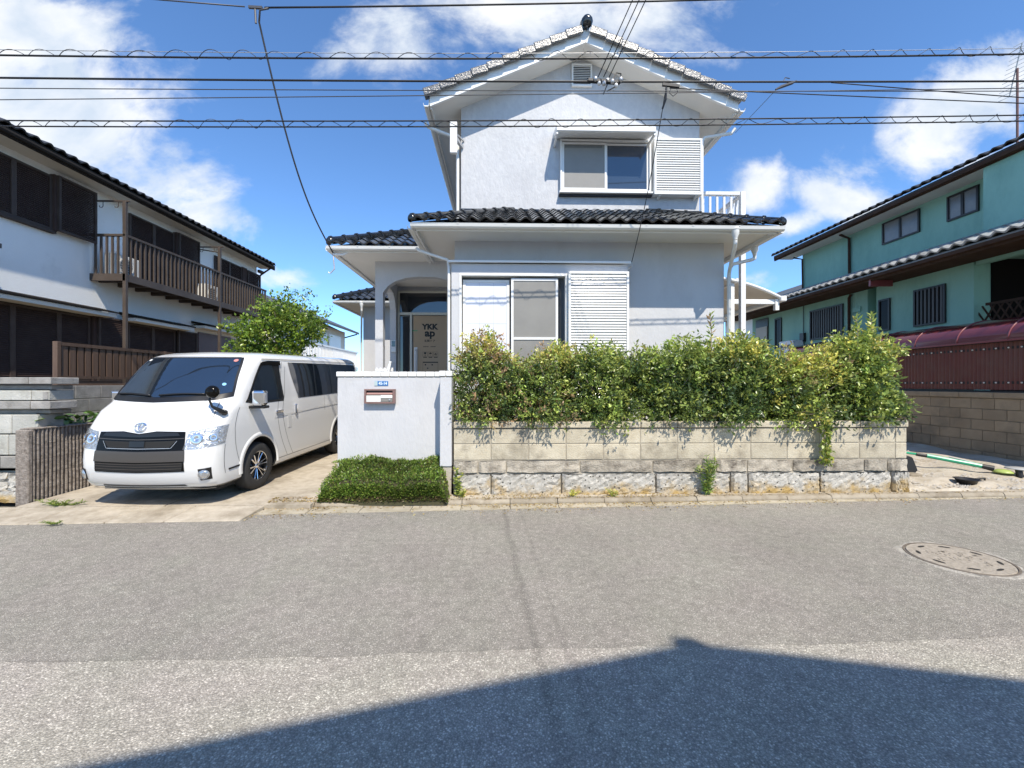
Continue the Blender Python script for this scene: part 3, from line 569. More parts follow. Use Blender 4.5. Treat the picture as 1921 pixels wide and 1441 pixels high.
# ---- roofs
def tile_mesh(name, p, L, h, th, m, seg=8, bend=1.0):
    """one pan tile: wave across the width, thick front lip"""
    b = MB(); xs_ = [p*k/seg for k in range(seg+1)]; zz = [h*0.5*(1-math.cos(2*math.pi*((k/seg)**0.85)))*1.0 for k in range(seg+1)]
    top0 = [(x-p/2, 0, z+th) for x, z in zip(xs_, zz)]; top1 = [(x-p/2, L, z+th*0.3) for x, z in zip(xs_, zz)]; bot = [(x-p/2, 0.004, z-0.004) for x, z in zip(xs_, zz)]; bot1 = [(x-p/2, L, z-0.006) for x, z in zip(xs_, zz)]
    b.grid([bot1, bot, top0, top1]); return b.mesh(name, m, smooth=False)
def slope_tiles(parent, me, x0, x1, p, y0, z0, sl, rows, ex, hipL=None, hipR=None, name='tile'):
    """rows of tiles climbing towards +Y; hipL/hipR: x gained per row metre of plan depth"""
    ang = math.atan(sl); n = int(round((x1-x0)/p)); p = (x1-x0)/n
    for r in range(rows):
        yy = y0+r*ex*math.cos(ang); zz = z0+r*ex*math.sin(ang); d = yy-y0
        for k in range(n):
            cx = x0+(k+0.5)*p
            if hipL and cx-x0 < hipL*d: continue
            if hipR and x1-cx < hipR*d: continue
            put(name, me, parent, (cx+random.uniform(-.003,.003), yy, zz+random.uniform(-.002,.002)), (ang, random.uniform(-.012,.012), random.uniform(-.008,.008)))
def ridge_tiles(parent, p0, p1, r, L, m, name='ridge_tile', end=True):
    """overlapping half-round tiles from p0 (low end) to p1, each with a raised collar"""
    p0 = Vector(p0); p1 = Vector(p1); d = p1-p0; n = max(1, int(round(d.length/L))); L = d.length/n; ux = d.normalized(); side = ux.cross(Vector((0,0,1))).normalized(); up = side.cross(ux)
    b = MB(); rows = []
    for (t, rr) in [(0, 1.16), (0.13, 1.20), (0.17, 1.0), (1.06, 0.94)]:
        rows.append([tuple((ux*(t*L))+(side*math.cos(a)+up*math.sin(a)*1.05)*r*rr) for a in np.linspace(-0.35, math.pi+0.35, 13)])
    b.grid(rows); b.add([tuple(q) for q in rows[0]], [tuple(range(13))]); me = b.mesh(name, m); me.polygons.foreach_set('use_smooth', [True]*len(me.polygons))
    for k in range(n): put(name, me, parent, tuple(p0+ux*(k*L)))
    if end:
        b = MB(); rows = []
        for t in np.linspace(0, 1, 7):
            rr = math.cos(t*math.pi/2)*1.0; rows.append([tuple(p0-ux*(math.sin(t*math.pi/2)*r*0.85)+(side*math.cos(a)+up*math.sin(a)*1.05)*max(rr*r*1.05, 0.002)) for a in np.linspace(-0.35, math.pi+0.35, 13)])
        b.grid(rows); b.build('ridge_end', m, parent, smooth=True)
SL = 0.5
# lean-to roof round the ground floor
ex0, ex1, ey, ez = -1.36, 4.36, 6.47, 3.955
b = MB(); top = 8.1; rise = SL*(top-ey)
b.add([(ex0,ey,ez),(ex1,ey,ez),(ex1-1.63,top,ez+rise),(ex0+1.63,top,ez+rise)], [(0,1,2,3)])
b.add([(ex0,ey,ez),(ex0+1.63,top,ez+rise),(ex0+1.63,8.4,ez+rise),(ex0,8.4,ez)], [(0,1,2,3)])
b.add([(ex1,ey,ez),(ex1-1.63,top,ez+rise),(ex1-1.63,13,ez+rise),(ex1,13,ez)], [(0,1,2,3)])
lroof = part(b, 'lower_roof', 'black_tile')
tm = tile_mesh('tile', 0.2045, 0.33, 0.050, 0.022, 'black_tile', seg=10)
slope_tiles(lroof, tm, ex0+0.02, ex1-0.02, 0.2045, ey-0.05, ez+0.012, SL, 7, 0.268, hipL=1.0, hipR=1.0)
ridge_tiles(lroof, (ex0+0.02, ey+0.0, ez+0.055), (ex0+1.58, top-0.05, ez+rise+0.02), 0.07, 0.262, 'black_tile')
ridge_tiles(lroof, (ex1-0.02, ey+0.0, ez+0.055), (ex1-1.58, top-0.05, ez+rise+0.02), 0.07, 0.262, 'black_tile')
bx('roof_flashing', 'black_tile', XL, XR, 8.06, 8.099, ez+rise-0.02, ez+rise+0.06, parent=lroof)
b = MB(); b.box(ex0+0.06, ex1-0.06, 6.56, 7.198, 3.925, 3.952); b.box(ex0+0.06, -0.78, 7.199, 8.35, 3.925, 3.952); b.box(3.818, ex1-0.06, 7.199, 13, 3.925, 3.952); b.build('soffit', 'soffit', lroof)
b = MB(); b.box(ex0+0.05, ex1-0.05, 6.535, 6.56, 3.86, 3.953); b.box(ex0+0.04, ex0+0.06, 6.535, 8.3, 3.86, 3.953); b.box(ex1-0.06, ex1-0.04, 6.535, 13, 3.86, 3.953); b.build('fascia', 'white_paint', lroof)
def gutter(parent, p0, p1, r=0.055, nm='gutter'):
    p0 = Vector(p0); p1 = Vector(p1); ux = (p1-p0).normalized(); side = ux.cross(Vector((0,0,1))).normalized(); b = MB(); prof = [(-1.05,0.12),(-1.0,0),(-0.82,-0.75),(-0.45,-1.05),(0.45,-1.05),(0.82,-0.75),(1.0,0),(1.05,0.12),(0.92,0.1),(0.72,-0.66),(-0.72,-0.66),(-0.92,0.1)]
    n = len(prof); rows = [[tuple(q+side*(a*r)+Vector((0,0,c*r))) for a, c in prof] for q in (p0, p1)]
    b.grid(rows, close=True); b.add(rows[0], [tuple(range(n))]); b.add(rows[1], [tuple(range(n))]); g = b.build(nm, 'gutter_plastic', parent)
    L = (p1-p0).length; bb = MB(); n = int(L/0.72)
    for k in range(1, n+1):
        q = p0+ux*(k*L/(n+1)); a = side*(r*1.08); bb.beam(q-ux*0.012-a*0, q+ux*0.012, 2*r*1.1, 0.012, up=(0,0,1))
    if n: bb.build('gutter_clip', 'gutter_plastic', g)
    return g
gutter(lroof, (ex0+0.0, 6.475, 3.935), (ex1-0.0, 6.475, 3.935)); gutter(lroof, (ex0-0.02, 6.54, 3.935), (ex0-0.02, 8.3, 3.935)); gutter(lroof, (ex1+0.02, 6.54, 3.935), (ex1+0.02, 13, 3.935))
# downpipes with hoppers
def hopper(b, x, y, z, s=1.0):
    b.lathe([(0.0,0.0),(0.062*s,0.0),(0.066*s,-0.035*s),(0.058*s,-0.04*s),(0.056*s,-0.11*s),(0.036*s,-0.15*s),(0.03*s,-0.19*s),(0.0,-0.19*s)], (x, y, z), 'Z', 10)
def pipe(nm, pts, r=0.03, hop=True):
    b = MB(); b.tube(pts, r, 10)
    if hop: hopper(b, pts[0][0], pts[0][1], pts[0][2]+0.2)
    return b.build(nm, 'gutter_plastic', house, smooth=False, angle=40)
pipe('downpipe', [(3.61,6.475,3.73),(3.61,6.475,3.69),(3.66,6.60,3.62),(3.85,7.08,3.44),(3.865,7.13,3.36),(3.865,7.13,0.86)])
pipe('downpipe', [(4.38,7.25,3.73),(4.38,7.25,3.69),(4.32,7.24,3.66),(3.95,7.16,3.56),(3.885,7.14,3.48)])
pipe('downpipe', [(-1.38,7.0,3.74),(-1.34,7.0,3.70),(-0.86,6.90,3.52),(-0.835,6.88,3.40),(-0.835,6.88,0.86)], r=0.024, hop=False)
pipe('downpipe', [(-1.41,8.0,6.40),(-1.36,8.02,6.33),(-0.86,8.13,6.20),(-0.82,8.14,6.1),(-0.82,8.14,4.45)], r=0.03, hop=False)
pipe('downpipe', [(4.46,8.0,6.38),(4.40,8.02,6.30),(3.90,8.08,6.24),(3.855,8.08,6.15),(3.855,8.08,4.5)], r=0.03, hop=False)
# upper gable roof
gs = 0.43; yf, yb = 7.66, 15.4; zu = lambda x: 7.70-gs*abs(x-XC); xa, xb = -1.30, 4.36
b = MB(); b.prism([(xa,zu(xa)+0.02),(XC,zu(XC)+0.02),(xb,zu(xb)+0.02),(xb,zu(xb)+0.16),(XC,zu(XC)+0.19),(xa,zu(xa)+0.16)], 1, yf+0.06, yb); uroof = part(b, 'upper_roof', 'soffit')
for s, xe in ((-1, xa+0.03), (1, xb-0.03)):
    b = MB(); b.prism([(XC, zu(XC)-0.012), (xe, zu(xe)-0.012), (xe, zu(xe)+0.215), (XC, zu(XC)+0.225)], 1, yf, yf+0.05); b.build('bargeboard', 'white_paint', uroof, bevel=0.004)
    b = MB(); b.box(min(xe, xe-s*0.03), max(xe, xe-s*0.03), yf+0.05, yb, zu(xe)-0.03, zu(xe)+0.15); b.build('eave_board', 'soffit', uroof)
    gutter(uroof, (xe+s*0.06, yf-0.02, zu(xe)+0.03), (xe+s*0.06, yb, zu(xe)+0.03), r=0.055)
# verge tiles: L-shaped glazed tiles stepping up the gable
n = 10; Lv = 2.92/n
b = MB(); b.prism([(-0.02, 0.0), (-0.02, 0.125), (0.0, 0.145), (0.30, 0.145), (0.30, 0.115), (0.03, 0.115), (0.03, 0.0)], 0, 0.0, Lv*1.03)
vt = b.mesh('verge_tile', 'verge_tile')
for s in (-1, 1):
    for k in range(n):
        dx = 0.03+Lv*0.965*k; x = XC+s*dx; ang = math.atan(gs)-0.10
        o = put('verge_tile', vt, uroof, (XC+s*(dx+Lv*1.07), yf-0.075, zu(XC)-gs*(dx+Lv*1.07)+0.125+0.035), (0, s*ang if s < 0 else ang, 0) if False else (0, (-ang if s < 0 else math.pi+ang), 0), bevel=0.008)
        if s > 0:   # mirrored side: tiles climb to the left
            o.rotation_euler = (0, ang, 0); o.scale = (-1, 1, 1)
for s, xe in ((-1, xa-0.02), (1, xb+0.02)):
    b = MB(); b.add([(XC, yf+0.2, zu(XC)+0.30), (xe, yf+0.2, zu(xe)+0.23), (xe, yb, zu(xe)+0.23), (XC, yb, zu(XC)+0.30), (XC, yf+0.2, zu(XC)+0.19), (xe, yf+0.2, zu(xe)+0.14), (xe, yb, zu(xe)+0.14), (XC, yb, zu(XC)+0.19)], [(0,1,2,3),(4,5,6,7),(0,1,5,4),(1,2,6,5),(2,3,7,6)]); b.build('tile_field', 'black_tile', uroof)
ridge_tiles(uroof, (XC, yf+0.0, zu(XC)+0.33), (XC, yb, zu(XC)+0.33), 0.085, 0.3, 'black_tile', end=False)
b = MB(); b.lathe([(0.0,-0.105),(0.05,-0.093),(0.085,-0.06),(0.104,-0.005),(0.098,0.04),(0.07,0.08),(0.035,0.101),(0.0,0.106)], (XC+0.01, yf-0.07, 8.0), 'Z', 20); b.tube([(XC,yf+0.05,7.97),(XC,yf-0.03,7.98)], 0.06, 12); b.build('ridge_ball', 'black_tile', uroof, smooth=True)
# flat panel aerial on a bracket at the left corner
ant = thing('panel_aerial', (-0.86, 7.95, 5.75), 'white flat panel television aerial bracketed to the upper left corner', 'antenna')
b = MB(); b.box(-0.93,-0.80,7.80,7.88,5.74,6.32); b.build('panel', 'white_metal', ant, bevel=0.012, seg=2)
b = MB(); b.beam((-0.83,7.88,6.05),(-0.73,8.10,6.0),0.05,0.06); b.beam((-0.80,7.9,6.12),(-0.70,8.10,6.12),0.02,0.03); b.build('bracket', 'galvanised', ant)

# ---- entrance porch
PY = 8.35
pxl = -2.44
b = MB()
arch = [(-2.29,3.30),(-2.2,3.42),(-2.05,3.52),(-1.85,3.585),(-1.6,3.61),(-1.3,3.605),(-1.0,3.55),(-0.779,3.47)]
poly = [(pxl,3.94),(pxl,0.8),(pxl+0.15,0.8)]+arch+[(-0.779,3.94)]
b.prism(poly, 1, PY, PY+0.15); porch = part(b, 'porch', 'stucco')
sa = [(8.501,3.05),(8.6,3.3),(8.75,3.45),(8.95,3.52),(9.2,3.48),(9.35,3.36),(9.45,3.15),(9.46,0.86),(9.6,0.86),(9.6,3.94),(8.501,3.94)]
b = MB(); b.prism(sa, 0, pxl+0.002, pxl+0.13); b.build('side_arch', 'stucco', porch)
bx('porch_ceiling', 'soffit', -2.31, -0.78, 8.501, 9.6, 3.70, 3.90, parent=porch)
bx('entrance_wall', 'stucco', -2.44, -0.779, 9.66, 9.9, 0.86, 3.94, parent=porch)
bx('porch_floor', 'concrete', -2.5, -0.779, 8.3, 9.66, 0.86, 1.05, parent=porch)
# entrance door set
dx0, dx1, dzt = -2.30, -1.16, 3.60
dr = frame_bars(MB(), dx0, dx1, 1.05, dzt, 9.56, 9.655, 0.045).box(dx0+0.04, dx1-0.04, 9.565, 9.655, 3.06, 3.12).box(-2.03, -1.98, 9.565, 9.655, 1.09, 3.06).build('entrance_door', mat('door_frame', (0.50,0.49,0.42), 0.4, (0.55,0.54,0.47), 3), house, bevel=0.003)
bx('transom_pane', 'glass_dark', dx0+0.045, dx1-0.045, 9.60, 9.61, 3.12, 3.555, parent=dr)
bx('side_pane', 'glass_dark', dx0+0.045, -2.03, 9.60, 9.61, 1.09, 3.03, parent=dr)
card = bx('cardboard_cover', 'cardboard', -1.955, -1.21, 9.585, 9.60, 1.10, 3.045, parent=dr)
text('YKK', 'printing', 'print_black', card, -1.585, 9.584, 2.795, 0.165, offset=0.009, sx=1.05)
text('ap', 'printing', 'print_black', card, -1.585, 9.584, 2.655, 0.225, offset=0.009, sx=1.08)
text('玄関ドア', 'printing', 'print_black', card, -1.59, 9.584, 2.48, 0.062, offset=0.001, sx=1.0)
b = MB(); 
for k, (xa_, xb_) in enumerate([(-1.73,-1.60),(-1.57,-1.44)]): [b.box(xa_+q*0.02, xa_+q*0.02+0.012, 9.583, 9.5845, 2.345+0.004*(q % 2), 2.366) for q in range(6)]
b.build('small_print', 'print_black', card)
# handling marks: glass, umbrella, hands
b = MB()
for k in range(3):
    x0 = -1.745+k*0.118; [b.box(*q) for q in ((x0,x0+0.105,9.583,9.5845,2.235,2.239),(x0,x0+0.105,9.583,9.5845,2.135,2.139),(x0,x0+0.004,9.583,9.5845,2.135,2.239),(x0+0.101,x0+0.105,9.583,9.5845,2.135,2.239),(x0+0.012,x0+0.093,9.583,9.5845,2.108,2.124))]
def fl(pts): b.add([(p[0], 9.583, p[1]) for p in pts], [tuple(range(len(pts)))])
fl([(-1.72,2.228),(-1.665,2.228),(-1.672,2.195),(-1.692,2.182),(-1.713,2.195)]); fl([(-1.695,2.182),(-1.689,2.182),(-1.689,2.155),(-1.695,2.155)]); fl([(-1.708,2.155),(-1.676,2.155),(-1.676,2.148),(-1.708,2.148)])
fl([(-1.61+0.0,2.195),(-1.598,2.215),(-1.575,2.226),(-1.552,2.215),(-1.54,2.195)]); fl([(-1.577,2.195),(-1.573,2.195),(-1.573,2.152),(-1.577,2.152)])
fl([(-1.48,2.19),(-1.457,2.212),(-1.434,2.19),(-1.457,2.172)]); fl([(-1.497,2.2),(-1.49,2.2),(-1.46,2.15),(-1.468,2.15)]); fl([(-1.424,2.2),(-1.417,2.2),(-1.446,2.15),(-1.454,2.15)])
b.build('handling_marks', 'print_black', card)
b = MB(); b.box(-1.745,-1.405,9.583,9.5845,1.995,2.018); [b.box(*q) for q in ((-1.745,-1.741,9.583,9.5845,1.7,1.995),(-1.409,-1.405,9.583,9.5845,1.7,1.995),(-1.70,-1.67,9.583,9.5845,1.935,1.965),(-1.55,-1.52,9.583,9.5845,1.935,1.965),(-1.65,-1.62,9.583,9.5845,1.86,1.885))]; b.build('printed_panel', 'print_black', card)
b = MB(); b.box(-1.975,-1.86,9.581,9.584,2.70,2.725); b.build('tape', 'tape_green', card)
b = MB(); b.tube([(-1.90,9.58,1.35),(-1.90,9.52,1.40),(-1.90,9.52,2.25),(-1.90,9.58,2.30)], 0.022, 8); b.box(-1.935,-1.865,9.575,9.584,1.3,2.34); b.build('door_handle', 'white_metal', dr)
# porch roof
py0, pz0 = 7.62, 3.955; pe0 = -3.03
b = MB(); b.add([(pe0,py0,pz0),(-1.35,py0,pz0),(-1.35,py0+1.6,pz0+0.8),(pe0+1.6,py0+1.6,pz0+0.8)], [(0,1,2,3)]); b.add([(pe0,py0,pz0),(pe0+1.6,py0+1.6,pz0+0.8),(pe0+1.6,11.2,pz0+0.8),(pe0,11.2,pz0)], [(0,1,2,3)]); proof = part(b, 'porch_roof', 'black_tile')
slope_tiles(proof, tm, pe0+0.02, -1.36, 0.2045, py0-0.05, pz0+0.012, SL, 6, 0.268, hipL=1.0)
ridge_tiles(proof, (pe0+0.02, py0, pz0+0.075), (pe0+1.55, py0+1.53, pz0+0.84), 0.085, 0.262, 'black_tile')
b = MB(); b.box(pe0+0.05, -1.38, py0+0.05, PY, 3.90, 3.93); b.box(pe0+0.05, pxl, PY, 11.2, 3.90, 3.93); b.build('soffit', 'soffit', proof)
b = MB(); b.box(pe0+0.04, -1.38, py0+0.03, py0+0.05, 3.86, 3.953); b.box(pe0+0.02, pe0+0.05, py0+0.03, 11.2, 3.86, 3.953); b.build('fascia', 'white_paint', proof)
gutter(proof, (pe0-0.03, py0-0.03, 3.935), (-1.40, py0-0.03, 3.935)); gutter(proof, (pe0-0.03, py0+0.03, 3.935), (pe0-0.03, 11.2, 3.935))
# rear wing to the left
ry, rx0 = 13.2, -4.22
b = MB(); b.box(rx0, -2.0, ry, 18, 0.86, 3.95); wing = part(b, 'rear_wing', 'stucco')
e0, ey2 = -4.85, 12.55
b = MB(); b.add([(e0,ey2,3.955),(-2.2,ey2,3.955),(-2.2,ey2+1.3,4.605),(e0+1.3,ey2+1.3,4.605)], [(0,1,2,3)]); b.add([(e0,ey2,3.955),(e0+1.3,ey2+1.3,4.605),(e0+1.3,18,4.605),(e0,18,3.955)], [(0,1,2,3)]); b.add([(-2.2,ey2,3.955),(-2.2,ey2+1.3,4.605),(-2.2,ey2+1.3,3.955)], [(0,1,2)]); wroof = part(b, 'rear_roof', 'black_tile')
slope_tiles(wroof, tm, e0+0.02, -2.2, 0.2045, ey2-0.05, 3.967, SL, 5, 0.268, hipL=1.0)
ridge_tiles(wroof, (e0+0.02, ey2, 4.03), (e0+1.25, ey2+1.23, 4.63), 0.085, 0.262, 'black_tile')
b = MB(); b.box(e0+0.05, -2.2, ey2+0.05, ry, 3.90, 3.93); b.box(e0+0.05, rx0, ry, 18, 3.9, 3.93); b.build('soffit', 'soffit', wroof)
gutter(wroof, (e0, ey2-0.03, 3.93), (-2.2, ey2-0.03, 3.93)); gutter(wroof, (e0-0.02, ey2+0.03, 3.93), (e0-0.02, 18, 3.93))
pipe('downpipe', [(-4.4+0.35,12.52,3.72),(-4.05,12.52,3.66),(-4.24,13.1,3.35),(-4.26,13.15,3.25),(-4.26,13.15,0.9)], r=0.028)
# balcony on the right of the upper floor
bal = bx('balcony', 'white_metal', 3.83, 4.97, 8.55, 11.6, 4.30, 4.40)
b = MB(); b.box(3.83, 4.86, 8.54, 8.62, 5.36, 5.43); b.box(4.89, 4.96, 8.6, 11.6, 5.36, 5.43); b.box(3.87, 4.9, 8.55, 8.60, 4.52, 4.57); b.box(4.90, 4.95, 8.6, 11.6, 4.52, 4.57); b.build('handrail', 'white_metal', bal, bevel=0.006)
b = MB(); b.box(-0.02, 0.02, -0.015, 0.015, 4.4, 5.36); me = b.mesh('baluster', 'white_metal')
for k in range(6): put('baluster', me, bal, (3.97+k*0.145, 8.58, 0))
for k in range(18): put('baluster', me, bal, (4.925, 8.80+k*0.15, 0))
for (x, y, z0, z1) in [(4.925, 8.58, 0.86, 5.43), (3.88, 8.58, 4.4, 5.43), (4.925, 11.55, 0.86, 5.43)]: bx('post', 'white_metal', x-0.05, x+0.05, y-0.05, y+0.05, z0, z1, parent=bal, bevel=0.006)
# white terrace roof with a curved sheet
ter = thing('terrace_roof', (5.0, 10, 0.86), 'white framed curved sheet roof beside the house under the balcony', 'canopy')
mat('terrace_sheet', (0.52,0.48,0.43), 0.45, (0.58,0.54,0.49), 1.5)
def tz(t): return 3.80-0.46*t**2.2
tx = lambda t: 4.0+1.98*t
rows = [[(tx(t), y, tz(t)) for t in np.linspace(0, 1, 15)] for y in (8.95, 12.8)]; b = MB(); b.grid(rows); b.build('roof_sheet', 'terrace_sheet', ter, smooth=True)
for y in (8.92, 10.2, 11.5, 12.8):
    b = MB(); b.tube([(tx(t), y, tz(t)+0.005) for t in np.linspace(0, 1, 15)], 0.034 if y < 9 else 0.02, 6); b.build('arch_rib', 'white_metal', ter, smooth=True)
b = MB(); b.beam((6.0,8.88,3.335),(6.0,12.85,3.335),0.13,0.11); b.build('gutter_beam', 'white_metal', ter, bevel=0.012)
b = MB(); b.beam((5.02,8.9,3.72),(5.02,12.8,3.72),0.08,0.08); b.build('purlin', 'white_metal', ter)
b = MB(); b.beam((4.95,9.0,3.28),(5.88,9.0,3.28),0.06,0.10); b.build('cross_beam', 'white_metal', ter, bevel=0.006)
b = MB(); b.beam((4.95,10.9,3.18),(5.88,10.9,3.18),0.06,0.06); b.beam((5.2,10.9,3.2),(5.5,10.9,3.5),0.04,0.04); b.beam((5.7,10.9,3.2),(5.35,10.9,3.5),0.04,0.04); b.beam((4.3,10.9,3.1),(4.9,10.9,2.85),0.04,0.04); b.build('truss', 'white_metal', ter)
b = MB(); b.box(5.86,5.94,8.95,9.03,3.1,3.34); b.build('hanger', 'white_metal', ter)
for y in (9.0, 12.6): b = MB(); b.box(4.90,4.98,y-0.04,y+0.04,0.86,3.70); b.build('post', 'white_metal', ter, bevel=0.005)
# small white gate leaf folded open behind the gate wall
g = thing('garden_gate', (-2.1, 7.3, 0.86), 'small white picket gate folded open between gate wall and porch', 'gate')
b = MB(); b.box(-2.14,-1.84,7.33,7.37,1.74,1.78); b.box(-2.14,-1.84,7.33,7.37,1.02,1.06); b.build('rail', 'white_metal', g)
for k in range(5): b = MB(); b.box(-2.13+k*0.066,-2.105+k*0.066,7.335,7.365,0.86,1.80); b.build('picket', 'white_metal', g)
b = MB(); b.beam((-1.97,7.28,1.62),(-1.86,7.26,1.90),0.05,0.03); b.beam((-2.02,7.25,1.06),(-1.86,7.26,1.90),0.04,0.03); b.build('arm', 'white_metal', g, bevel=0.004)
it = thing('intercom', (-2.36, 9.44, 1.9), 'small black and white intercom on the porch side arch', 'intercom')
b = MB(); b.box(-2.40,-2.30,9.40,9.458,2.22,2.48); b.build('plate', 'white_metal', it, bevel=0.005); b = MB(); b.box(-2.385,-2.315,9.395,9.40,2.34,2.46); b.build('lens', 'glass_dark', it)
# ------------------------------------------------------------------ white neighbour house on the left
lh = thing('neighbour_house', (-12, 12, 1.05), 'white stucco house with dark brown louvred shutters and long brown balcony', 'house')
WX = -10.4
def lb_(name, m, *a, parent=None, **k): return MB().box(*a).build(name, m, parent or lh, **k)
lb_('wall', 'cream_stucco', -17.5, WX, 4.0, 18.45, 1.0, 6.53)
# roof: eave running away from the street
b = MB(); ee = -9.84; sl = 0.42
b.add([(ee,3.4,6.63),(ee,18.85,6.63),(-13.9,18.85,6.63+4.4*sl),(-13.9,3.4,6.63+4.4*sl),(ee,3.4,6.53),(ee,18.85,6.53),(-13.9,18.85,6.53+4.4*sl),(-13.9,3.4,6.53+4.4*sl)], [(0,1,2,3),(4,5,6,7),(0,1,5,4),(1,2,6,5),(3,0,4,7)])
b.add([(-18.3,3.4,6.63),(-18.3,18.85,6.63),(-13.9,18.85,6.63+4.4*sl),(-13.9,3.4,6.63+4.4*sl)], [(0,1,2,3)])
lr = b.build('roof', 'dark_tile', lh)
lb_('fascia', 'black_fascia', ee-0.02, ee+0.03, 3.4, 18.8, 6.45, 6.64, parent=lr)
lb_('soffit', 'plaster_cream_fascia', -10.4, ee-0.02, 3.4, 18.75, 6.50, 6.53, parent=lr)
b = MB(); b.prism([(WX,6.45),(-17.5,6.45),(-13.9,8.2)], 1, 4.0, 18.4); b.build('gable', 'cream_stucco', lr)
b = MB(); b.tube([(ee+0.06, 3.4, 6.53), (ee+0.06, 18.6, 6.53)], 0.055, 8); b.build('gutter', 'black_fascia', lr)
b = MB(); b.tube([(ee+0.04,18.5,6.5),(-10.2,18.47,6.2),(WX+0.05,18.40,6.02),(WX+0.05,18.40,1.05)], 0.035, 8); b.build('downpipe', 'brown_metal', lh)
lb_('gable_beam', 'brown_metal', -10.38, -10.28, 18.46, 18.78, 6.28, 6.40)
t2 = tile_mesh('tile', 0.268, 0.34, 0.065, 0.03, 'dark_tile', seg=8); ang = math.atan(sl)
y = 3.6
while y < 18.8:
    put('tile', t2, lr, (ee+0.08, y, 6.64), (ang, 0, R(90))); y += 0.268
b = MB()
for k in range(1, 6):
    yy = np.arange(3.5, 18.8, 0.067); xx = ee-0.02-k*0.28; zz = 6.64+k*0.28*sl
    b.grid([[(xx+0.3, q, zz-0.3*sl+0.03+0.032*(1-math.cos(2*math.pi*q/0.268))) for q in yy], [(xx, q, zz+0.012+0.032*(1-math.cos(2*math.pi*q/0.268))) for q in yy]])
o = b.build('upper_tiles', 'dark_tile', lr); o['kind'] = 'stuff'
# louvred shutters: framed leaves with fine horizontal ribs
def louvre_leaf(parent, y0, y1, z0, z1, x, nm='shutter', pitch=0.042, m='brown_shutter', fr=0.05):
    b = MB(); b.box(x, x+0.05, y0, y1, z1-fr, z1); b.box(x, x+0.05, y0, y1, z0, z0+fr); b.box(x, x+0.05, y0, y0+fr, z0+fr, z1-fr); b.box(x, x+0.05, y1-fr, y1, z0+fr, z1-fr)
    s = b.build(nm, 'brown_metal', parent)
    b = MB(); n = int((z1-z0-2*fr)/pitch); p = (z1-z0-2*fr)/n
    for k in range(n):
        z = z0+fr+k*p
        b.add([(x+0.04,y0+fr,z),(x+0.04,y1-fr,z),(x+0.012,y1-fr,z+p*0.95),(x+0.012,y0+fr,z+p*0.95),(x+0.012,y1-fr,z),(x+0.012,y0+fr,z)], [(0,1,2,3),(0,5,4,1)])
    o = b.build('louvres', m, s); o['kind'] = 'stuff'; return s
# upper floor: window 1 with shutter box, window 2 with box, window 3
for (y0, y1, z0, z1, x) in [(8.25,9.33,5.06,6.32,WX+0.02),(9.33,10.10,5.06,6.32,WX+0.02),(10.16,11.09,5.07,6.36,WX+0.12),(12.16,13.0,4.4,6.29,WX+0.02),(13.0,13.78,4.4,6.29,WX+0.02),(13.86,14.79,4.4,6.34,WX+0.12),(15.72,16.55,4.5,6.18,WX+0.02),(16.55,17.3,4.5,6.18,WX+0.02),(17.6,18.5,4.5,6.15,WX+0.10)]:
    louvre_leaf(lh, y0, y1, z0, z1, x)
lb_('sill', 'brown_metal', WX, WX+0.10, 8.0, 10.16, 5.0, 5.058); lb_('shutter_return', 'brown_shutter', WX, WX+0.12, 10.10, 10.16, 5.05, 6.36)
lb_('shutter_return', 'brown_shutter', WX, WX+0.12, 13.80, 13.86, 4.4, 6.34); lb_('shutter_return', 'brown_shutter', WX, WX+0.10, 17.3, 17.6, 4.5, 6.2)
# ground floor shutters, dado boarding, canopies
for (y0, y1, z0, z1, x) in [(8.2,9.3,1.60,3.22,WX+0.03),(9.3,10.25,1.60,3.22,WX+0.03),(10.25,11.0,1.60,3.22,WX+0.03),(11.14,11.95,1.6,3.26,WX+0.12),(12.1,12.95,1.6,3.22,WX+0.03),(12.95,13.80,1.6,3.22,WX+0.03),(13.86,14.7,1.6,3.24,WX+0.10)]:
    louvre_leaf(lh, y0, y1, z0, z1, x, pitch=0.046)
lb_('door', 'door_red', WX, WX+0.04, 14.9, 16.7, 1.2, 3.3); lb_('dado', 'brown_siding', WX, WX+0.02, 4.0, 18.4, 1.0, 3.26)
lb_('shutter_return', 'brown_shutter', WX+0.02, WX+0.12, 11.04, 11.13, 1.6, 3.26)
for (y0, y1, z) in [(6.5, 11.35, 3.44), (11.9, 14.15, 3.44), (14.6, 17.2, 3.60)]:
    b = MB(); b.add([(WX,y0,z+0.05),(WX,y1,z+0.05),(WX+0.48,y1,z-0.06),(WX+0.48,y0,z-0.06),(WX,y0,z-0.02),(WX,y1,z-0.02),(WX+0.48,y1,z-0.10),(WX+0.48,y0,z-0.10)], [(0,1,2,3),(0,1,5,4),(1,2,6,5),(2,3,7,6),(3,0,4,7),(4,5,6,7)]); c = b.build('canopy', 'black_fascia', lh)
    lb_('canopy_soffit', 'plaster_cream_fascia', WX+0.02, WX+0.44, y0+0.02, y1-0.02, z-0.20, z-0.11, parent=c)
# small hip corner jutting in at the street end
lb_('entry_eave', 'dark_tile', WX-0.2, WX+0.62, 7.6, 8.62, 4.18, 4.27); lb_('entry_beam', 'brown_metal', WX, WX+0.55, 8.3, 8.4, 4.02, 4.17)
